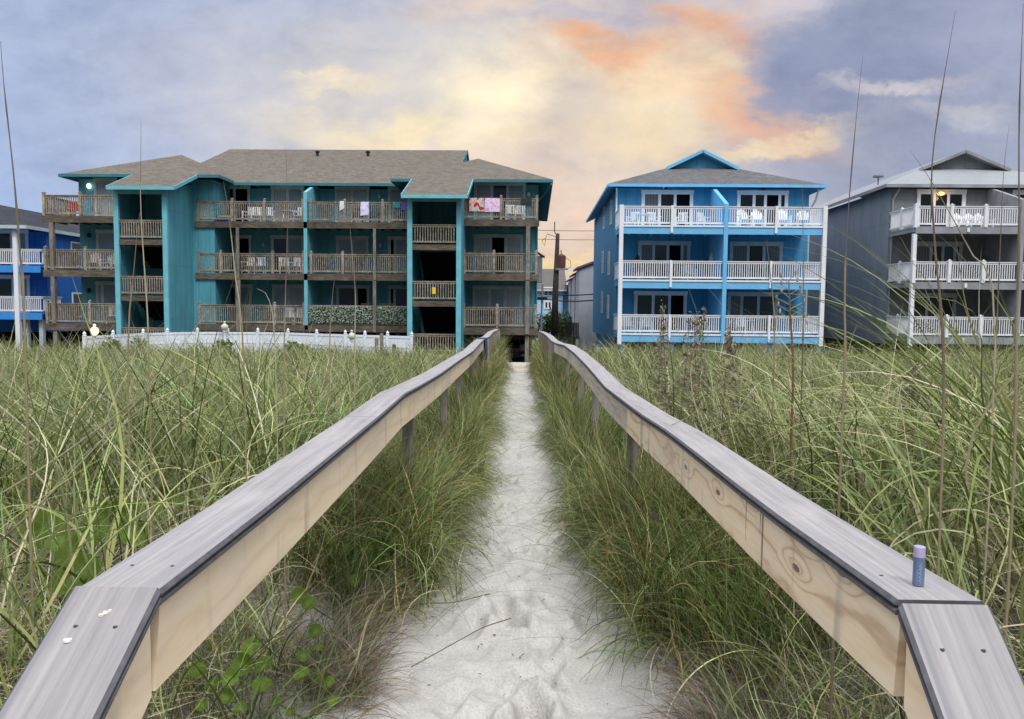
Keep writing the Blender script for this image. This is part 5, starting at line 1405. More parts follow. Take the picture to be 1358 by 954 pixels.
EDG = (3, 3.5, 2, 1.2, .6, .5, .8); RW = (.6, 2, .4, .2, .1, .2, 0)
EK = dict(inward=.38, lean=(.0, 1.0), bend=(1.0, 3.6))
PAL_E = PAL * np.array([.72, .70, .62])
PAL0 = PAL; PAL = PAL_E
VC = [edge_clumps(-1, 230, 34, 3.9, 9.5, .42, .80, .70, .0046, EDG, **EK), edge_clumps(-1, 320, 28, 9, 21.5, .46, .85, .62, .0036, EDG, seg=6, **EK),
      edge_clumps(-1, 30, 36, 3.7, 4.7, .34, .80, .66, .0046, EDG, **EK), edge_clumps(-1, 14, 10, 2.3, 3.6, .60, 1.1, .5, .0048, EDG),
      edge_clumps(1, 220, 34, 4.2, 9.5, .53, .86, .70, .0046, EDG, **EK), edge_clumps(1, 320, 28, 9, 21.5, .50, .85, .62, .0036, EDG, seg=6, **EK),
      edge_clumps(1, 70, 34, 3.1, 4.6, .56, .90, .68, .0050, EDG, **EK),
      # tall tufts standing under and behind the handrails
      edge_clumps(-1, 220, 26, 3.9, 22, .50, .66, .95, .0046, EDG, inward=.2, lean=(0, .5), bend=(.6, 3.0), seg=10, dpow=1.7),
      edge_clumps(1, 220, 26, 3.3, 22, .54, .68, .95, .0046, EDG, inward=.2, lean=(0, .5), bend=(.6, 3.0), seg=10, dpow=1.7),
      edge_clumps(-1, 16, 14, 2.4, 4.2, .70, 1.2, .6, .0040, EDG, inward=.3, lean=(0, .6), bend=(.3, 1.8), seg=9), edge_clumps(-1, 50, 26, 3.5, 4.6, .74, 1.1, .8, .0040, EDG, inward=.3, lean=(0, .4), bend=(.3, 1.8), seg=9),
      edge_clumps(1, 26, 14, 1.9, 3.2, .74, 1.2, .6, .0044, EDG, inward=.4, lean=(.1, .8), bend=(.3, 1.8), seg=9), edge_clumps(1, 70, 26, 3.0, 4.4, .70, 1.1, .8, .0040, EDG, inward=.3, lean=(0, .4), bend=(.3, 1.8), seg=9)]
for side_ in (-1, 1):
    for yp in (4.45, 6.6, 8.2, 10.6, 13, 15.4, 17.8, 20.2):
        VC.append(edge_clumps(side_, 9, 50, yp - .34, yp + .02, .50, .62, 1.05, .0048, EDG, inward=.2, lean=(0, .22), bend=(.1, 1.3), seg=9))
PAL = PAL0
VC += [edge_clumps(-1, 240, 12, 3.9, 20, .40, .85, .55, .0036, (1, 1, 2, 2, 1.5, 1, .5), inward=.5, lean=(.5, 1.4), bend=(.2, 2.2), seg=9), edge_clumps(1, 240, 12, 3.4, 20, .50, .85, .55, .0036, (1, 1, 2, 2, 1.5, 1, .5), inward=.5, lean=(.5, 1.4), bend=(.2, 2.2), seg=9),
      # a few long pale arching blades
      edge_clumps(-1, 60, 4, 3.4, 10, .40, .7, .85, .0050, (0, 0, 2, 3, 3, 1, 1), inward=.7, lean=(.2, .8), bend=(.8, 2.4), seg=11),
      edge_clumps(1, 60, 4, 2.6, 10, .42, .7, .85, .0050, (0, 0, 2, 3, 3, 1, 1), inward=.7, lean=(.2, .8), bend=(.8, 2.4), seg=11),
      # broad darker blades on the right around 4 to 6 m
      edge_clumps(1, 26, 16, 3.6, 6.4, .45, .66, .62, .0075, (2, 5, 1, .4, .1, .1, 3), lean=(.3, .9), bend=(.5, 1.5)),
      # thin runners lying out over the sand
      edge_clumps(-1, 110, 4, 3.4, 12, .34, .5, .75, .0026, RW, inward=1.0, lean=(.5, 1.2), bend=(.5, 1.8), seg=12, free=True),
      edge_clumps(1, 110, 4, 3.0, 12, .34, .5, .75, .0026, RW, inward=1.0, lean=(.5, 1.2), bend=(.5, 1.8), seg=12, free=True)]
def arc(pts, w_, c_):
    P = np.array([list(at(*p)) for p in pts]); tt = np.linspace(0, len(P) - 1, 14); Q = np.stack([np.interp(tt, range(len(P)), P[:, k]) for k in range(3)], 1)
    Q[1:-1] = (Q[:-2] + Q[1:-1] * 2 + Q[2:]) / 4
    off_ = np.array([0, w_ / 2, w_ / 4]); V = np.stack([Q - off_, Q + off_], 1)[None]
    return V, np.broadcast_to(np.array(c_), V.shape).copy()
VC += [arc(((1110, 664, 1.95), (1080, 660, 1.95), (1046, 672, 1.92), (1022, 690, 1.80)), .0022, (.16, .14, .11)), arc(((1095, 652, 2.05), (1060, 652, 2.05), (1030, 664, 2.0), (1012, 676, 1.95)), .002, (.16, .14, .11)),
       arc(((928, 542, 3.35), (908, 556, 3.3), (886, 566, 3.2)), .005, (.12, .20, .07)), arc(((560, 800, 3.5), (600, 800, 3.7), (640, 790, 3.75), (650, 788, 3.8)), .006, (.09, .10, .05)), arc(((545, 885, 3.0), (590, 860, 3.1), (640, 832, 3.2), (678, 820, 3.3)), .006, (.11, .09, .05))]
o = ribbons_object('path_edge_grass', VC); tag(o, 'fine dark green grass hanging over both edges of the sand path', 'grass', None, 'stuff')

PAL_KEEP = PAL.copy()
PAL = np.array([(.13, .105, .075), (.18, .15, .11), (.24, .20, .15), (.10, .085, .06), (.30, .27, .21), (.16, .17, .08), (.2, .12, .08)])
VC = [edge_clumps(1, 110, 40, 1.7, 3.2, .66, 1.0, .36, .0030, (2, 3, 2, 2, 1, .5, .4), inward=.6, lean=(.4, 1.2), bend=(.6, 1.6), seg=6),
      edge_clumps(-1, 46, 42, 2.7, 3.8, .58, .80, .36, .0028, (2, 3, 2, 2, 1, .8, .8), inward=.6, lean=(.3, 1.2), bend=(.5, 1.6), seg=6),
      edge_clumps(-1, 16, 26, 1.8, 2.8, .74, 1.2, .3, .0017, (2, 3, 2, 2, 1, .8, .3), inward=.5, lean=(.4, 1.2), bend=(.5, 1.6), seg=6),
      field(-1, 300, 34, 1.6, 4.0, .8, .34, .0032, 6, wts=(2, 3, 3, 2, 2.5, .4, .3), lean=(.5, 1.4), bend=(.4, 1.8), fan=1),
      field(1, 300, 34, 1.6, 4.2, .8, .34, .0032, 6, wts=(2, 3, 3, 2, 2.5, .4, .3), lean=(.5, 1.4), bend=(.4, 1.8), fan=1)]
o = ribbons_object('dry_thatch', VC); tag(o, 'brown wiry dead grass matted at the foot of the handrails', 'dead grass', None, 'stuff')
PAL = PAL_KEEP

def tussock(px, Y, n, L, wd, label, az0, spread, wts):
    p = at(px, 600, Y); g_ = float(ground_base(p.x, Y)); a = rng.random(n) * 6.283; rr = .09 * np.sqrt(rng.random(n))
    root = np.stack([p.x + rr * np.cos(a), Y + rr * np.sin(a), np.full(n, g_ - .02)], -1)
    V = blades('t', root, rng.normal(az0, spread, n), L * rng.uniform(.7, 1.15, n), rng.uniform(.02, .4, n), rng.uniform(.8, 3.0, n), wd * rng.uniform(.7, 1.3, n), pick_cols(n, wts), 14, avoid=off_rail)
    V = (V[0] - np.array([p.x, Y, g_]), V[1])
    o = ribbons_object('grass_tussock', [V]); o.location = (p.x, Y, g_)
    return tag(o, label, 'grass tussock', 'tall grass tussocks')


WT_ = (3, 2, 4, 3, 1.5, .6, 2)
tussock(1330, 2.2, 110, 1.45, .0085, 'tall arching green tussock near the far right stalk, leaning left over the grass', 3.1, .7, WT_)
tussock(1250, 2.6, 90, 1.4, .0082, 'arching green tussock left of the biggest one, in front of the grey house', 3.0, .9, WT_)
tussock(1400, 2.6, 100, 1.6, .0085, 'tall tussock at the right frame edge in front of the grey house divider', 3.0, .6, WT_)
tussock(1300, 3.3, 80, 1.5, .0080, 'tall tussock farther back, below the right half of the grey house', 2.9, 1.0, WT_)
tussock(1160, 3.4, 60, 1.3, .0072, 'straw coloured tussock below the grey house side wall', 2.6, 1.3, (1, .5, 2, 3, 3, 2, .5))
tussock(1090, 4.2, 60, 1.25, .0072, 'straw and green tussock below the right corner post of the blue duplex', 2.6, 1.5, (1, .8, 2, 3, 3, 2, .5))
tussock(960, 4.6, 60, 1.1, .0072, 'dry straw tussock below the right balconies of the blue duplex', 2.0, 1.8, (.5, .5, 1, 2, 3, 4, .3))
tussock(870, 5.2, 60, 1.0, .0070, 'brownish straw tussock nearest the bend of the right handrail', 1.8, 1.8, (.5, .5, 1, 2, 3, 4, .3))
tussock(1020, 5.0, 60, .95, .0068, 'low dry straw tussock below the middle of the blue duplex right half', 2.2, 1.8, (.3, .3, .6, 1.5, 3, 4, .2))
tussock(1120, 5.4, 60, 1.0, .0068, 'low dry straw tussock in front of the gap between blue duplex and grey house', 2.2, 1.8, (.3, .3, .6, 1.5, 3, 4, .2))
tussock(1215, 4.4, 60, 1.05, .0068, 'low dry straw tussock in front of the grey house corner post', 2.4, 1.8, (.3, .3, .8, 1.5, 3, 4, .2))
tussock(130, 2.6, 26, 1.2, .0080, 'tall green tussock below the left stair tower', .6, 1.3, WT_)
tussock(20, 2.2, 26, 1.2, .0080, 'tall green tussock at the far left edge below the deep blue house', .3, 1.2, WT_)
tussock(250, 3.2, 26, 1.15, .0080, 'tall green tussock in front of the teal side wall and white fence', .8, 1.5, WT_)
tussock(80, 3.4, 30, 1.25, .0080, 'tall green tussock below the left wing of the teal building', 1.2, 1.5, WT_)
tussock(340, 4.0, 26, 1.15, .0080, 'tall green tussock before the fence below the middle teal balconies', 1.2, 1.6, WT_)

# tall sea oat stalks, each one on its own
def stalk(pts, r0, r1, cols, label, seg=14, head=False, name='sea_oat_stalk'):
    P = [at(*p) for p in pts]
    base = P[0].copy(); g_ = float(ground_base(base.x, base.y))
    if 'straw leaning right' not in label: P = [Vector((base.x + (base.x - P[1].x) * .12, base.y, min(g_, base.z - .05)))] + P
    t_ = np.linspace(0, 1, len(P)); tt = np.linspace(0, 1, seg)
    A = np.array([list(p) for p in P]); Q = []
    for q in tt:                                  # Catmull-like smoothing through the surveyed points
        i = min(int(q * (len(P) - 1)), len(P) - 2); f = q * (len(P) - 1) - i
        p0, p1, p2, p3 = A[max(i - 1, 0)], A[i], A[i + 1], A[min(i + 2, len(P) - 1)]
        Q.append(.5 * ((2 * p1) + (-p0 + p2) * f + (2 * p0 - 5 * p1 + 4 * p2 - p3) * f ** 2 + (-p0 + 3 * p1 - 3 * p2 + p3) * f ** 3))
    b = MB(); rad = [(r0 * .62) * (1 - q) ** 1.15 + r1 * .8 * min(1, q * 2.5) * (.35 + .65 * (1 - q)) + (.0009 if abs((q * 4.3) % 1 - .5) < .06 else 0) for q in tt]
    Q = [Vector(q) + Vector((math.sin(k * .9 + label.__len__()) * .002, 0, 0)) for k, q in enumerate(Q)]; b.tube(Q, rad, 6)
    cl = []
    for q in tt:
        k = min(int(q * len(cols)), len(cols) - 1); cl += [cols[k]] * 6
    return tag(tinted(name, b.v, b.f, cl, M['stalk'], None, tuple(base)), label, 'grass stalk', 'tall dry grass stalks')


TAN, BRN, PUR, STR = (.27, .22, .14), (.15, .115, .085), (.11, .08, .085), (.42, .38, .26)
stalk([(32, 440, 2.2), (27, 330, 2.2), (13, 190, 2.2), (1, 55, 2.2)], .0055, .0022, [TAN, TAN, BRN, PUR, PUR], 'tall stalk at the far left edge leaning left against the sky', 18)
stalk([(197, 470, 3.0), (190, 330, 3.0), (186, 240, 3.0), (187, 160, 3.0)], .0055, .0014, [TAN, STR, STR, BRN], 'pale stalk in front of the left stair tower reaching above the roof')
stalk([(170, 460, 3.2), (177, 360, 3.2), (186, 282, 3.2)], .005, .003, [TAN, TAN, BRN], 'short leaning stalk inside the dark left stair tower opening', 10)
stalk([(323, 480, 3.0), (312, 360, 3.0), (302, 280, 3.0), (297, 240, 3.0)], .005, .0018, [TAN, STR, BRN], 'stalk leaning left in front of the teal middle balconies')
stalk([(376, 500, 2.8), (379, 400, 2.8), (381, 300, 2.8), (379, 198, 2.8)], .005, .0013, [TAN, TAN, BRN, PUR], 'upright thin stalk crossing the teal roof left of the divider')
stalk([(470, 470, 3.6), (471, 380, 3.6), (464, 300, 3.6)], .0045, .0022, [TAN, STR, TAN], 'stalk in front of the teal balconies left of the leafy screen', 10)
stalk([(437, 470, 4.0), (440, 400, 4.0), (444, 372, 4.0)], .0045, .003, [TAN, BRN], 'short dark stalk right of the teal divider', 8)
stalk([(366, 480, 3.4), (357, 400, 3.4), (341, 383, 3.4)], .004, .002, [STR, STR], 'short bent straw in front of the teal lowest balcony', 10)
stalk([(1117, 560, 2.2), (1121, 400, 2.2), (1124, 280, 2.2), (1145, 75, 2.2)], .0065, .0013, [BRN, TAN, TAN, PUR, PUR], 'tall stalk left of the grey house rising into the sky', 18)
stalk([(1252, 560, 2.0), (1240, 330, 2.0), (1238, 190, 2.0), (1268, 15, 2.0)], .0062, .0014, [TAN, BRN, PUR, PUR], 'tallest dark stalk curving over the grey house gable', 18)
stalk([(1345, 600, 1.9), (1349, 400, 1.9), (1352, 200, 1.9), (1356, 5, 1.9)], .0062, .0018, [TAN, TAN, BRN, PUR], 'tall dark stalk at the far right edge of the view', 18)
stalk([(1320, 500, 2.4), (1325, 340, 2.4), (1331, 240, 2.4), (1338, 165, 2.4)], .004, .0008, [TAN, PUR, PUR], 'thin stalk between the two tallest right hand stalks')
stalk([(1319, 432, 2.3), (1285, 330, 2.3), (1240, 250, 2.3), (1206, 198, 2.3)], .0048, .0008, [STR, STR, TAN, BRN], 'straw coloured stalk leaning left across the grey house front')
stalk([(1065, 470, 3.2), (1065, 380, 3.2), (1064, 250, 3.2)], .0045, .003, [BRN, PUR, BRN], 'straight dark stalk in front of the blue duplex right half', 10)
stalk([(1027, 470, 3.6), (1023, 380, 3.6), (1017, 318, 3.6)], .005, .003, [TAN, TAN, BRN], 'tan stalk in front of the right balconies of the blue duplex', 10)
stalk([(1180, 520, 2.3), (1135, 560, 2.3), (1118, 600, 2.3)][::-1], .005, .004, [TAN, BRN], 'bent brown stalk low in the grass right of the path', 8) if False else None
# long fallen straws on the left
stalk([(-150, 740, 2.7), (2, 655, 2.6), (100, 590, 2.55), (190, 520, 2.5), (276, 412, 2.5)], .0042, .003, [STR, STR, STR], 'long pale straw leaning right across the left grass, upper of two')
stalk([(-90, 800, 2.4), (20, 700, 2.35), (130, 590, 2.3), (225, 484, 2.3)], .0042, .003, [BRN, STR, STR], 'long pale straw leaning right across the left grass, lower of two')

# seed stalk plant in front of the blue duplex
sp = at(1050, 470, 3.4); seedp = thing('seed_stalk_plant', 'reddish stalk with pale seed pods in front of the blue duplex', 'plant', (sp.x, sp.y, sp.z - .4))
A_ = [at(1052, 500, 3.4), at(1051, 460, 3.4), at(1048, 420, 3.4), at(1046, 372, 3.4)]
b = MB(); b.tube([(A_[0].x, A_[0].y, A_[0].z - .5)] + A_, [.005, .005, .005, .004, .002], 6)
tinted('stem', b.v, b.f, [(.16, .06, .05)] * len(b.v), M['stalk'], seedp)
for k in range(15):
    f_ = .25 + .75 * k / 14; c = A_[1].lerp(A_[3], f_); s_ = (-1) ** k; L_ = .055 * (1.2 - f_ * .8) + random.uniform(0, .02)
    b = MB(); tipp = c + Vector((s_ * L_, random.uniform(-.02, .02), .03)); b.tube([c, tipp], [.0016, .001], 4); q_ = random.uniform(.6, 1.1); b.lathe(tipp, [(.001, -.006), (.005 * q_, -.001), (.006 * q_, .008), (.004, .014 * q_), (.001, .022 * q_)], 6)
    tinted('seed_pod', b.v, b.f, [(.30, .22, .17) if k % 3 else (.42, .36, .28)] * len(b.v), M['stalk'], seedp)

# dried goldenrod-like plants right of the path
def dry_plant(px, py_base, py_top, Y, label, lean_=0):
    p = at(px, py_base, Y); q = at(px + lean_ * 1.6, py_top + 6, Y); g_ = float(ground_base(p.x, p.y))
    t_ = thing('dried_plant', label, 'plant', (p.x, p.y, g_), 'dried brown plants right of the path')
    base = Vector((p.x, p.y, g_)); vs, fs, cl = [], [], []
    b = MB(); mid_ = base.lerp(q, .5) + Vector((random.uniform(-.02, .02), 0, 0)); b.tube([base, mid_, q], [.004, .003, .0016], 5)
    tinted('stem', b.v, b.f, [(.14, .10, .075)] * len(b.v), M['stalk'], t_)
    for k in range(180):
        f_ = random.uniform(.1, 1.0) ** .9; c = base.lerp(q, f_) if f_ < .5 else mid_.lerp(q, (f_ - .5) * 2); R = (.11 * (1.05 - f_) + .012) * (1 + .5 * math.sin(f_ * 17 + px))
        a = random.uniform(0, 6.28); e = c + Vector((math.cos(a) * R, math.sin(a) * R, random.uniform(-.03, .05)))
        s_ = random.uniform(.009, .027); d1 = Vector((random.gauss(0, 1), random.gauss(0, 1), random.gauss(0, 1))).normalized() * s_; d2 = d1.cross(Vector((random.gauss(0, 1), random.gauss(0, 1), 1))).normalized() * s_ * .45
        o = len(vs); vs += [e - d1, e + d2, e + d1, e - d2]; fs.append((o, o + 1, o + 2, o + 3)); cl += [random.choice([(.20, .16, .12), (.27, .22, .17), (.13, .10, .08), (.24, .23, .15)])] * 4
        o = len(vs); n_ = Vector((0, 0, .0012)); vs += [c - n_, c + n_, e + n_, e - n_]; fs.append((o, o + 1, o + 2, o + 3)); cl += [(.15, .11, .08)] * 4
    tinted('leaves', vs, fs, cl, M['bush'], t_)


for i, (px, yb, yt, Y, ln, lb) in enumerate(((888, 500, 396, 5.2, -6, 'brown dried plant nearest the right handrail bend'), (902, 520, 420, 4.8, 8, 'dried plant with curled leaves second from the handrail bend'), (918, 500, 402, 5.5, 10, 'tall brown dried plant below the blue divider wall, left of two'), (934, 510, 412, 5.0, -8, 'brown dried plant below the blue divider wall, right of two'), (950, 540, 440, 4.4, 10, 'low dark dried plant in front of the blue duplex right half'), (990, 540, 430, 4.6, -14, 'leaning brown dried plant below the right balconies of the blue duplex'), (870, 480, 418, 6.4, 6, 'small dried plant below the left balcony of the blue duplex'), (1206, 560, 470, 3.6, 6, 'dark dried plant in front of the grey house'))):
    dry_plant(px, yb, yt, Y, lb, ln)


# round-leaved pennywort plants
def pennywort(leaves, label, dark=1.0):
    """leaves: (px, py, Y, radius, tilt)"""
    P = [at(a, c, Y) for a, c, Y, r, tl in leaves]
    m_ = Vector((sum(p.x for p in P) / len(P), sum(p.y for p in P) / len(P), 0)); g_ = float(ground_base(m_.x, m_.y)); m_.z = g_
    vs, fs, cl = [], [], []
    for (a, c, Y, r, tl), p in zip(leaves, P):
        gl = float(ground_base(p.x, p.y)); p = Vector((p.x, p.y, max(p.z, gl + .03)))
        az = random.uniform(0, 6.28); nrm = Vector((math.sin(tl) * math.cos(az) * .6, -math.sin(tl), math.cos(tl))).normalized()
        u = nrm.cross(Vector((1, .2, 0))).normalized(); w_ = nrm.cross(u); g = random.uniform(.8, 1.25) * dark; col = (.075 * g, .125 * g, .012 * g)
        o = len(vs); vs.append(p - nrm * r * .12); cl.append((.13 * g, .19 * g, .04 * g)); n = 28; r *= .95; fold = random.uniform(.15, .6); fa_ = random.uniform(0, 3.1)
        for ring in (.5, 1.0):
            for k in range(n):
                th = 2 * math.pi * k / n; rr = r * ring * (1 + (.045 * math.sin(th * 9) if ring == 1 else 0)); lift = r * (.06 * math.sin(th * 3 + az) + fold * math.cos(th - fa_) ** 2 * ring) * ring
                vs.append(p + (u * math.cos(th) + w_ * math.sin(th)) * rr + nrm * lift); cl.append(col if k % 4 else tuple(x * 1.2 for x in col))
        for k in range(n):
            k2 = (k + 1) % n; fs.append((o, o + 1 + k, o + 1 + k2)); fs.append((o + 1 + k, o + 1 + n + k, o + 1 + n + k2, o + 1 + k2))
        b = MB(); b.tube([m_ + Vector((0, 0, .01)), m_.lerp(p, .5) + Vector((0, 0, .0)), p - nrm * r * .1], [.003, .0025, .002], 5)
        o = len(vs); vs += b.v; fs += [tuple(o + i for i in f) for f in b.f]; cl += [(.12, .17, .05)] * len(b.v)
    return tag(tinted('pennywort_plant', vs, fs, cl, M['leaf'], None, tuple(m_), True), label, 'plant', 'round leaved plants in the sand')


pennywort([(350, 884, 2.62, .034, .5), (347, 908, 2.55, .036, .3), (322, 882, 2.6, .040, 1.0), (305, 900, 2.5, .03, .9), (332, 858, 2.75, .034, .8), (262, 888, 2.5, .03, 1.1)], 'round leaved plant beside the left handrail with two full leaves facing up')
pennywort([(403, 870, 2.8, .030, .4), (400, 895, 2.7, .031, .4), (419, 838, 2.95, .032, .7), (424, 858, 2.85, .018, .5)], 'upright column of four round leaves in the left sand')
pennywort([(300, 925, 2.5, .03, .5), (282, 908, 2.55, .026, .9), (318, 940, 2.45, .024, .4), (268, 935, 2.45, .022, .8), (244, 905, 2.6, .03, 1.1)], 'round leaves close to the foot of the left handrail near the joint')
pennywort([(505, 742, 3.9, .034, 1.1), (520, 700, 4.2, .03, .9), (470, 770, 3.5, .03, 1.0), (530, 760, 3.7, .024, .8)], 'dark round leaves at the front of the dense grass left of the path')
pennywort([(436, 906, 2.7, .026, .7), (420, 900, 2.75, .02, .9), (441, 930, 2.6, .018, .9), (367, 932, 2.55, .022, .5), (385, 945, 2.5, .016, .5)], 'low cluster of small leaves at the left sand edge')
pennywort([(396, 790, 3.1, .036, 1.2), (408, 800, 3.0, .03, 1.0), (440, 715, 3.7, .034, 1.1), (462, 722, 3.7, .036, 1.2), (486, 728, 3.7, .03, 1.0)], 'leaning round leaves under the middle of the left handrail')
pennywort([(64, 702, 3.05, .085, 1.2), (78, 716, 2.95, .06, .9)], 'notched round leaves in the left thatch, leftmost')
pennywort([(136, 694, 3.1, .095, 1.25), (172, 688, 3.15, .09, 1.2), (178, 710, 3.0, .06, .9), (222, 665, 3.4, .065, 1.2)], 'large round leaves in the grass just left of the handrail')
pennywort([(98, 738, 2.75, .085, 1.2), (112, 756, 2.65, .06, .9), (90, 772, 2.6, .06, .6)], 'dark round leaves beside the left handrail joint')
pennywort([(52, 812, 2.6, .05, .9), (40, 822, 2.55, .036, .6), (30, 862, 2.4, .036, .6)], 'bright round leaves at the far left bottom')
pennywort([(847, 832, 3.25, .014, .3), (866, 834, 3.2, .007, .4)], 'tiny lone green leaf sprouting from the right sand')
pennywort([(806, 680, 5.2, .026, .8), (812, 692, 5.1, .028, .6), (818, 668, 5.3, .024, .9), (800, 700, 5.0, .022, .6), (822, 705, 4.9, .026, .9), (790, 684, 5.2, .02, .7), (808, 776, 3.9, .022, .9)], 'leafy creeper on the right sand edge below the grass')

# beach debris on the sand
vs, fs, cl = [], [], []
for k in range(240):
    y = 2.4 + 7 * random.random() ** 1.6; x = cx(y) + random.gauss(0, .3)
    if abs(x - cx(y)) > .6: continue
    z = float(ground(x, y)) + .002; a = random.uniform(0, 6.28); L_ = random.uniform(.004, .012) * (1 if random.random() < .8 else 3); w_ = L_ * random.uniform(.15, .5) if L_ < .014 else .002
    c_, s_ = math.cos(a), math.sin(a); o = len(vs)
    vs += [(x - c_ * L_, y - s_ * L_, z), (x + s_ * w_, y - c_ * w_, z + .002), (x + c_ * L_, y + s_ * L_, z + .001), (x - s_ * w_, y + c_ * w_, z + .002), (x, y, z + .006)]
    fs += [(o, o + 1, o + 4), (o + 1, o + 2, o + 4), (o + 2, o + 3, o + 4), (o + 3, o, o + 4)]; cl += [random.choice([(.07, .05, .035), (.12, .09, .06), (.05, .045, .04), (.16, .12, .08)])] * 5
tag(tinted('debris', vs, fs, cl, M['stalk']), 'scattered dark plant crumbs on the sand path', 'debris', None, 'stuff')

# ================================================================== light
SUN_EL, SUN_AZ = math.radians(56), math.radians(160)      # soft light from the seaward sky behind the camera; azimuth clockwise from +Y
sd_ = bpy.data.lights.new('sun', 'SUN'); sd_.energy = 2.0; sd_.angle = math.radians(14); sd_.color = (1.0, .98, .96)
so = bpy.data.objects.new('sun', sd_); COL.objects.link(so)
dirv = Vector((math.sin(SUN_AZ) * math.cos(SUN_EL), math.cos(SUN_AZ) * math.cos(SUN_EL), math.sin(SUN_EL)))
so.rotation_euler = dirv.to_track_quat('Z', 'Y').to_euler()

wd = bpy.data.worlds.new('World'); scn.world = wd; wd.use_nodes = True


class WT(NT):
    def __init__(s, tree):
        s.t = tree; s.t.nodes.clear()


w = WT(wd.node_tree)
out = w.n('ShaderNodeOutputWorld')
tc = w.n('ShaderNodeTexCoord'); sep = w.n('ShaderNodeSeparateXYZ'); w.l(tc.outputs['Generated'], sep.inputs[0])
dx_, dy_, dz_ = sep.outputs
sky = w.n('ShaderNodeTexSky'); sky.sky_type = 'NISHITA'; sky.sun_disc = False; sky.sun_elevation = SUN_EL; sky.sun_rotation = SUN_AZ
# the western sky is laid out by direction: u to the right, v up, both as tangents from due west (+Y)
ys_ = w.math('MAXIMUM', dy_, .12)
u0 = w.math('DIVIDE', dx_, ys_); v0 = w.math('DIVIDE', dz_, ys_)
comb = w.n('ShaderNodeCombineXYZ'); w.l(w.math('ADD', u0, 7.43), comb.inputs[0]); w.l(w.math('MULTIPLY_ADD', v0, 1.8, 3.37), comb.inputs[1]); comb.inputs[2].default_value = 1.63
nw = w.noise(comb.outputs[0], 3.2, 9, .6, .12); nw2 = w.noise(comb.outputs[0], 9.0, 9, .64, .15)
sc_ = w.n('ShaderNodeSeparateColor'); w.l(nw.outputs['Color'], sc_.inputs[0]); sc2 = w.n('ShaderNodeSeparateColor'); w.l(nw2.outputs['Color'], sc2.inputs[0])
def warp(base, a, b_): return w.math('ADD', base, w.math('ADD', w.math('MULTIPLY', w.math('SUBTRACT', a, .5), .17), w.math('MULTIPLY', w.math('SUBTRACT', b_, .5), .085)))
u = warp(u0, sc_.outputs[0], sc2.outputs[0]); v = warp(v0, sc_.outputs[1], sc2.outputs[1])
base = w.mix(w.math('MULTIPLY_ADD', u0, 1.1, .5, clamp=True), lin(160, 184, 226), lin(166, 173, 196))
base = w.mix(w.math('MULTIPLY', v0, 1.6, clamp=True), base, lin(182, 190, 212))
col = base
BL = [  # px, py, rx, ry, rotation, colour, weight
    (330, 130, 260, 110, 0, (186, 191, 208), .7),
    (700, 190, 400, 190, 0, (219, 212, 206), 1.0),
    (560, 150, 150, 80, 0, (216, 210, 204), .7),
    (455, 178, 120, 24, 0, (243, 227, 200), .75),
    (545, 188, 120, 22, 0, (252, 234, 192), .8),
    (455, 128, 75, 12, 3, (244, 228, 200), .8),
    (676, 125, 72, 110, 12, (262, 247, 212), 1.0),
    (890, 130, 95, 50, 0, (266, 242, 196), .9),
    (680, 10, 130, 26, 0, (240, 212, 190), .7),
    (760, 320, 260, 100, 0, (238, 208, 184), .95),
    (870, 168, 160, 58, 0, (248, 227, 190), .8),
    (840, 205, 150, 30, 0, (246, 220, 178), .6),
    (640, 60, 120, 40, -20, (206, 203, 206), .6),
    (800, 110, 120, 40, 0, (248, 222, 184), .6),
    (765, 165, 45, 75, -12, (200, 190, 186), .6),
    (905, 60, 100, 60, 25, (244, 206, 176), .7),
    (790, 82, 78, 22, -8, (246, 178, 128), .85),
    (930, 62, 80, 26, -38, (247, 180, 128), .8),
    (760, 45, 110, 16, 0, (196, 186, 200), .6),
    (1120, 92, 170, 80, 30, (144, 153, 180), 1.2),
    (1150, 40, 120, 40, 20, (156, 163, 186), .8),
    (1110, 200, 90, 50, 0, (152, 159, 184), .9),
    (1062, 130, 75, 55, 10, (144, 153, 180), 1.0),
    (1240, 215, 230, 80, 0, (158, 165, 188), .85),
    (1000, 172, 95, 24, -18, (246, 186, 140), .8),
    (1010, 203, 90, 13, 14, (252, 228, 184), .75),
    (1180, 118, 85, 10, 12, (230, 218, 216), .8),
    (1020, 20, 110, 26, 30, (214, 204, 210), .7),
    (1290, 60, 130, 60, 20, (156, 163, 190), .7),
    (1240, 150, 70, 14, 0, (204, 202, 208), .6),
    (745, 345, 120, 9, 0, (255, 226, 160), .8),
    (740, 372, 160, 18, 0, (206, 196, 206), .8)]
PK = []; patch = [w.math('MULTIPLY_ADD', w.math('SUBTRACT', so_, .5), 2.0, 1.0, clamp=False) for so_ in (sc_.outputs[2], sc2.outputs[2], sc2.outputs[0])]
patch = [w.math('MAXIMUM', p_, .25) for p_ in patch]
for px, py, rx, ry, rot, c, wt in BL:
    uc, vc = (px - 703) / F, (408 - py) / F
    a = math.radians(rot); ca, sa = math.cos(a), math.sin(a)
    du, dv = w.math('SUBTRACT', u, uc), w.math('SUBTRACT', v, vc)
    p = w.math('DIVIDE', w.math('ADD', w.math('MULTIPLY', du, ca), w.math('MULTIPLY', dv, sa)), rx / F)
    q = w.math('DIVIDE', w.math('SUBTRACT', w.math('MULTIPLY', dv, ca), w.math('MULTIPLY', du, sa)), ry / F)
    e = w.math('ADD', w.math('MULTIPLY', p, p), w.math('MULTIPLY', q, q))
    k = w.math('MULTIPLY', w.math('EXPONENT', w.math('MULTIPLY', w.math('POWER', e, 1.3), -1.0)), w.math('MULTIPLY', patch[len(PK) % 3], wt), clamp=True); PK.append(1)
    col = w.mix(k, col, lin(*c))
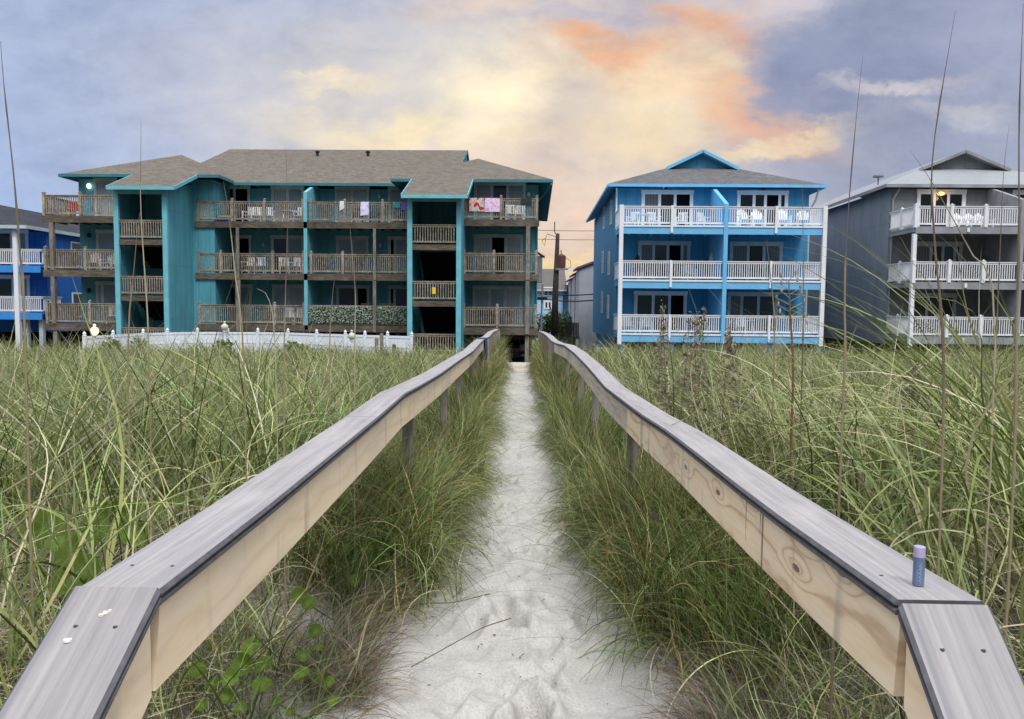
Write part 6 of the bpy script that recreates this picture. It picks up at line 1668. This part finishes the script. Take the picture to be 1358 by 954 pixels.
# fine cloud texture
tex = w.noise(comb.outputs[0], 6.5, 10, .66, .2)
col = w.mix(1.0, col, w.ramp(tex.outputs[0], [(.28, (.82, .84, .90)), (.5, (1.06, 1.06, 1.07)), (.72, (1.24, 1.22, 1.18))]), 'MULTIPLY')
# overhead and seaward sky: unseen, brightened high and dimmed low to shape the light
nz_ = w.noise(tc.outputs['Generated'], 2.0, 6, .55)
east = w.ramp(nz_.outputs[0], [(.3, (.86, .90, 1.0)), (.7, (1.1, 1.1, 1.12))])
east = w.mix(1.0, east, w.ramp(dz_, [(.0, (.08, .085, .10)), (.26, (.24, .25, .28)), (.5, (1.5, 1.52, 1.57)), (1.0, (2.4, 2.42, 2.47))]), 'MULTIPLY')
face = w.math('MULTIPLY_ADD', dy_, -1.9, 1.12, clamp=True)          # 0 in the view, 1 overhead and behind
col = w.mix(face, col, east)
# below the horizon: dull ground and sea light
col = w.mix(w.math('MULTIPLY', dz_, -12.0, clamp=True), col, (.16, .16, .16))
bg1 = w.n('ShaderNodeBackground'); w.l(sky.outputs[0], bg1.inputs[0]); bg1.inputs[1].default_value = .08
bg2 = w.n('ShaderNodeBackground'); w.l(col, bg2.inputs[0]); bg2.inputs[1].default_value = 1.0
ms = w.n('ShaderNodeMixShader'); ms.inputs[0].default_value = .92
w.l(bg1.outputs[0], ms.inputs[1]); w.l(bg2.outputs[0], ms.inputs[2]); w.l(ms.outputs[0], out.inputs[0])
wd.cycles.sampling_method = 'MANUAL'; wd.cycles.sample_map_resolution = 512

# ================================================================== camera and view
cam = bpy.data.cameras.new('camera'); co = bpy.data.objects.new('camera', cam); COL.objects.link(co)
cam.sensor_fit = 'HORIZONTAL'; cam.sensor_width = 36; cam.lens = 36 * F / W; cam.clip_start = .02; cam.clip_end = 5000
co.rotation_euler = CAMROT.to_euler(); scn.camera = co
vs_ = scn.view_settings; vs_.view_transform = 'Standard'; vs_.look = 'None'; vs_.exposure = 0; vs_.gamma = 1; vs_.use_curve_mapping = False
scn.cycles.max_bounces = 6; scn.cycles.diffuse_bounces = 3; scn.cycles.glossy_bounces = 2; scn.cycles.transmission_bounces = 2; scn.cycles.use_denoising = True
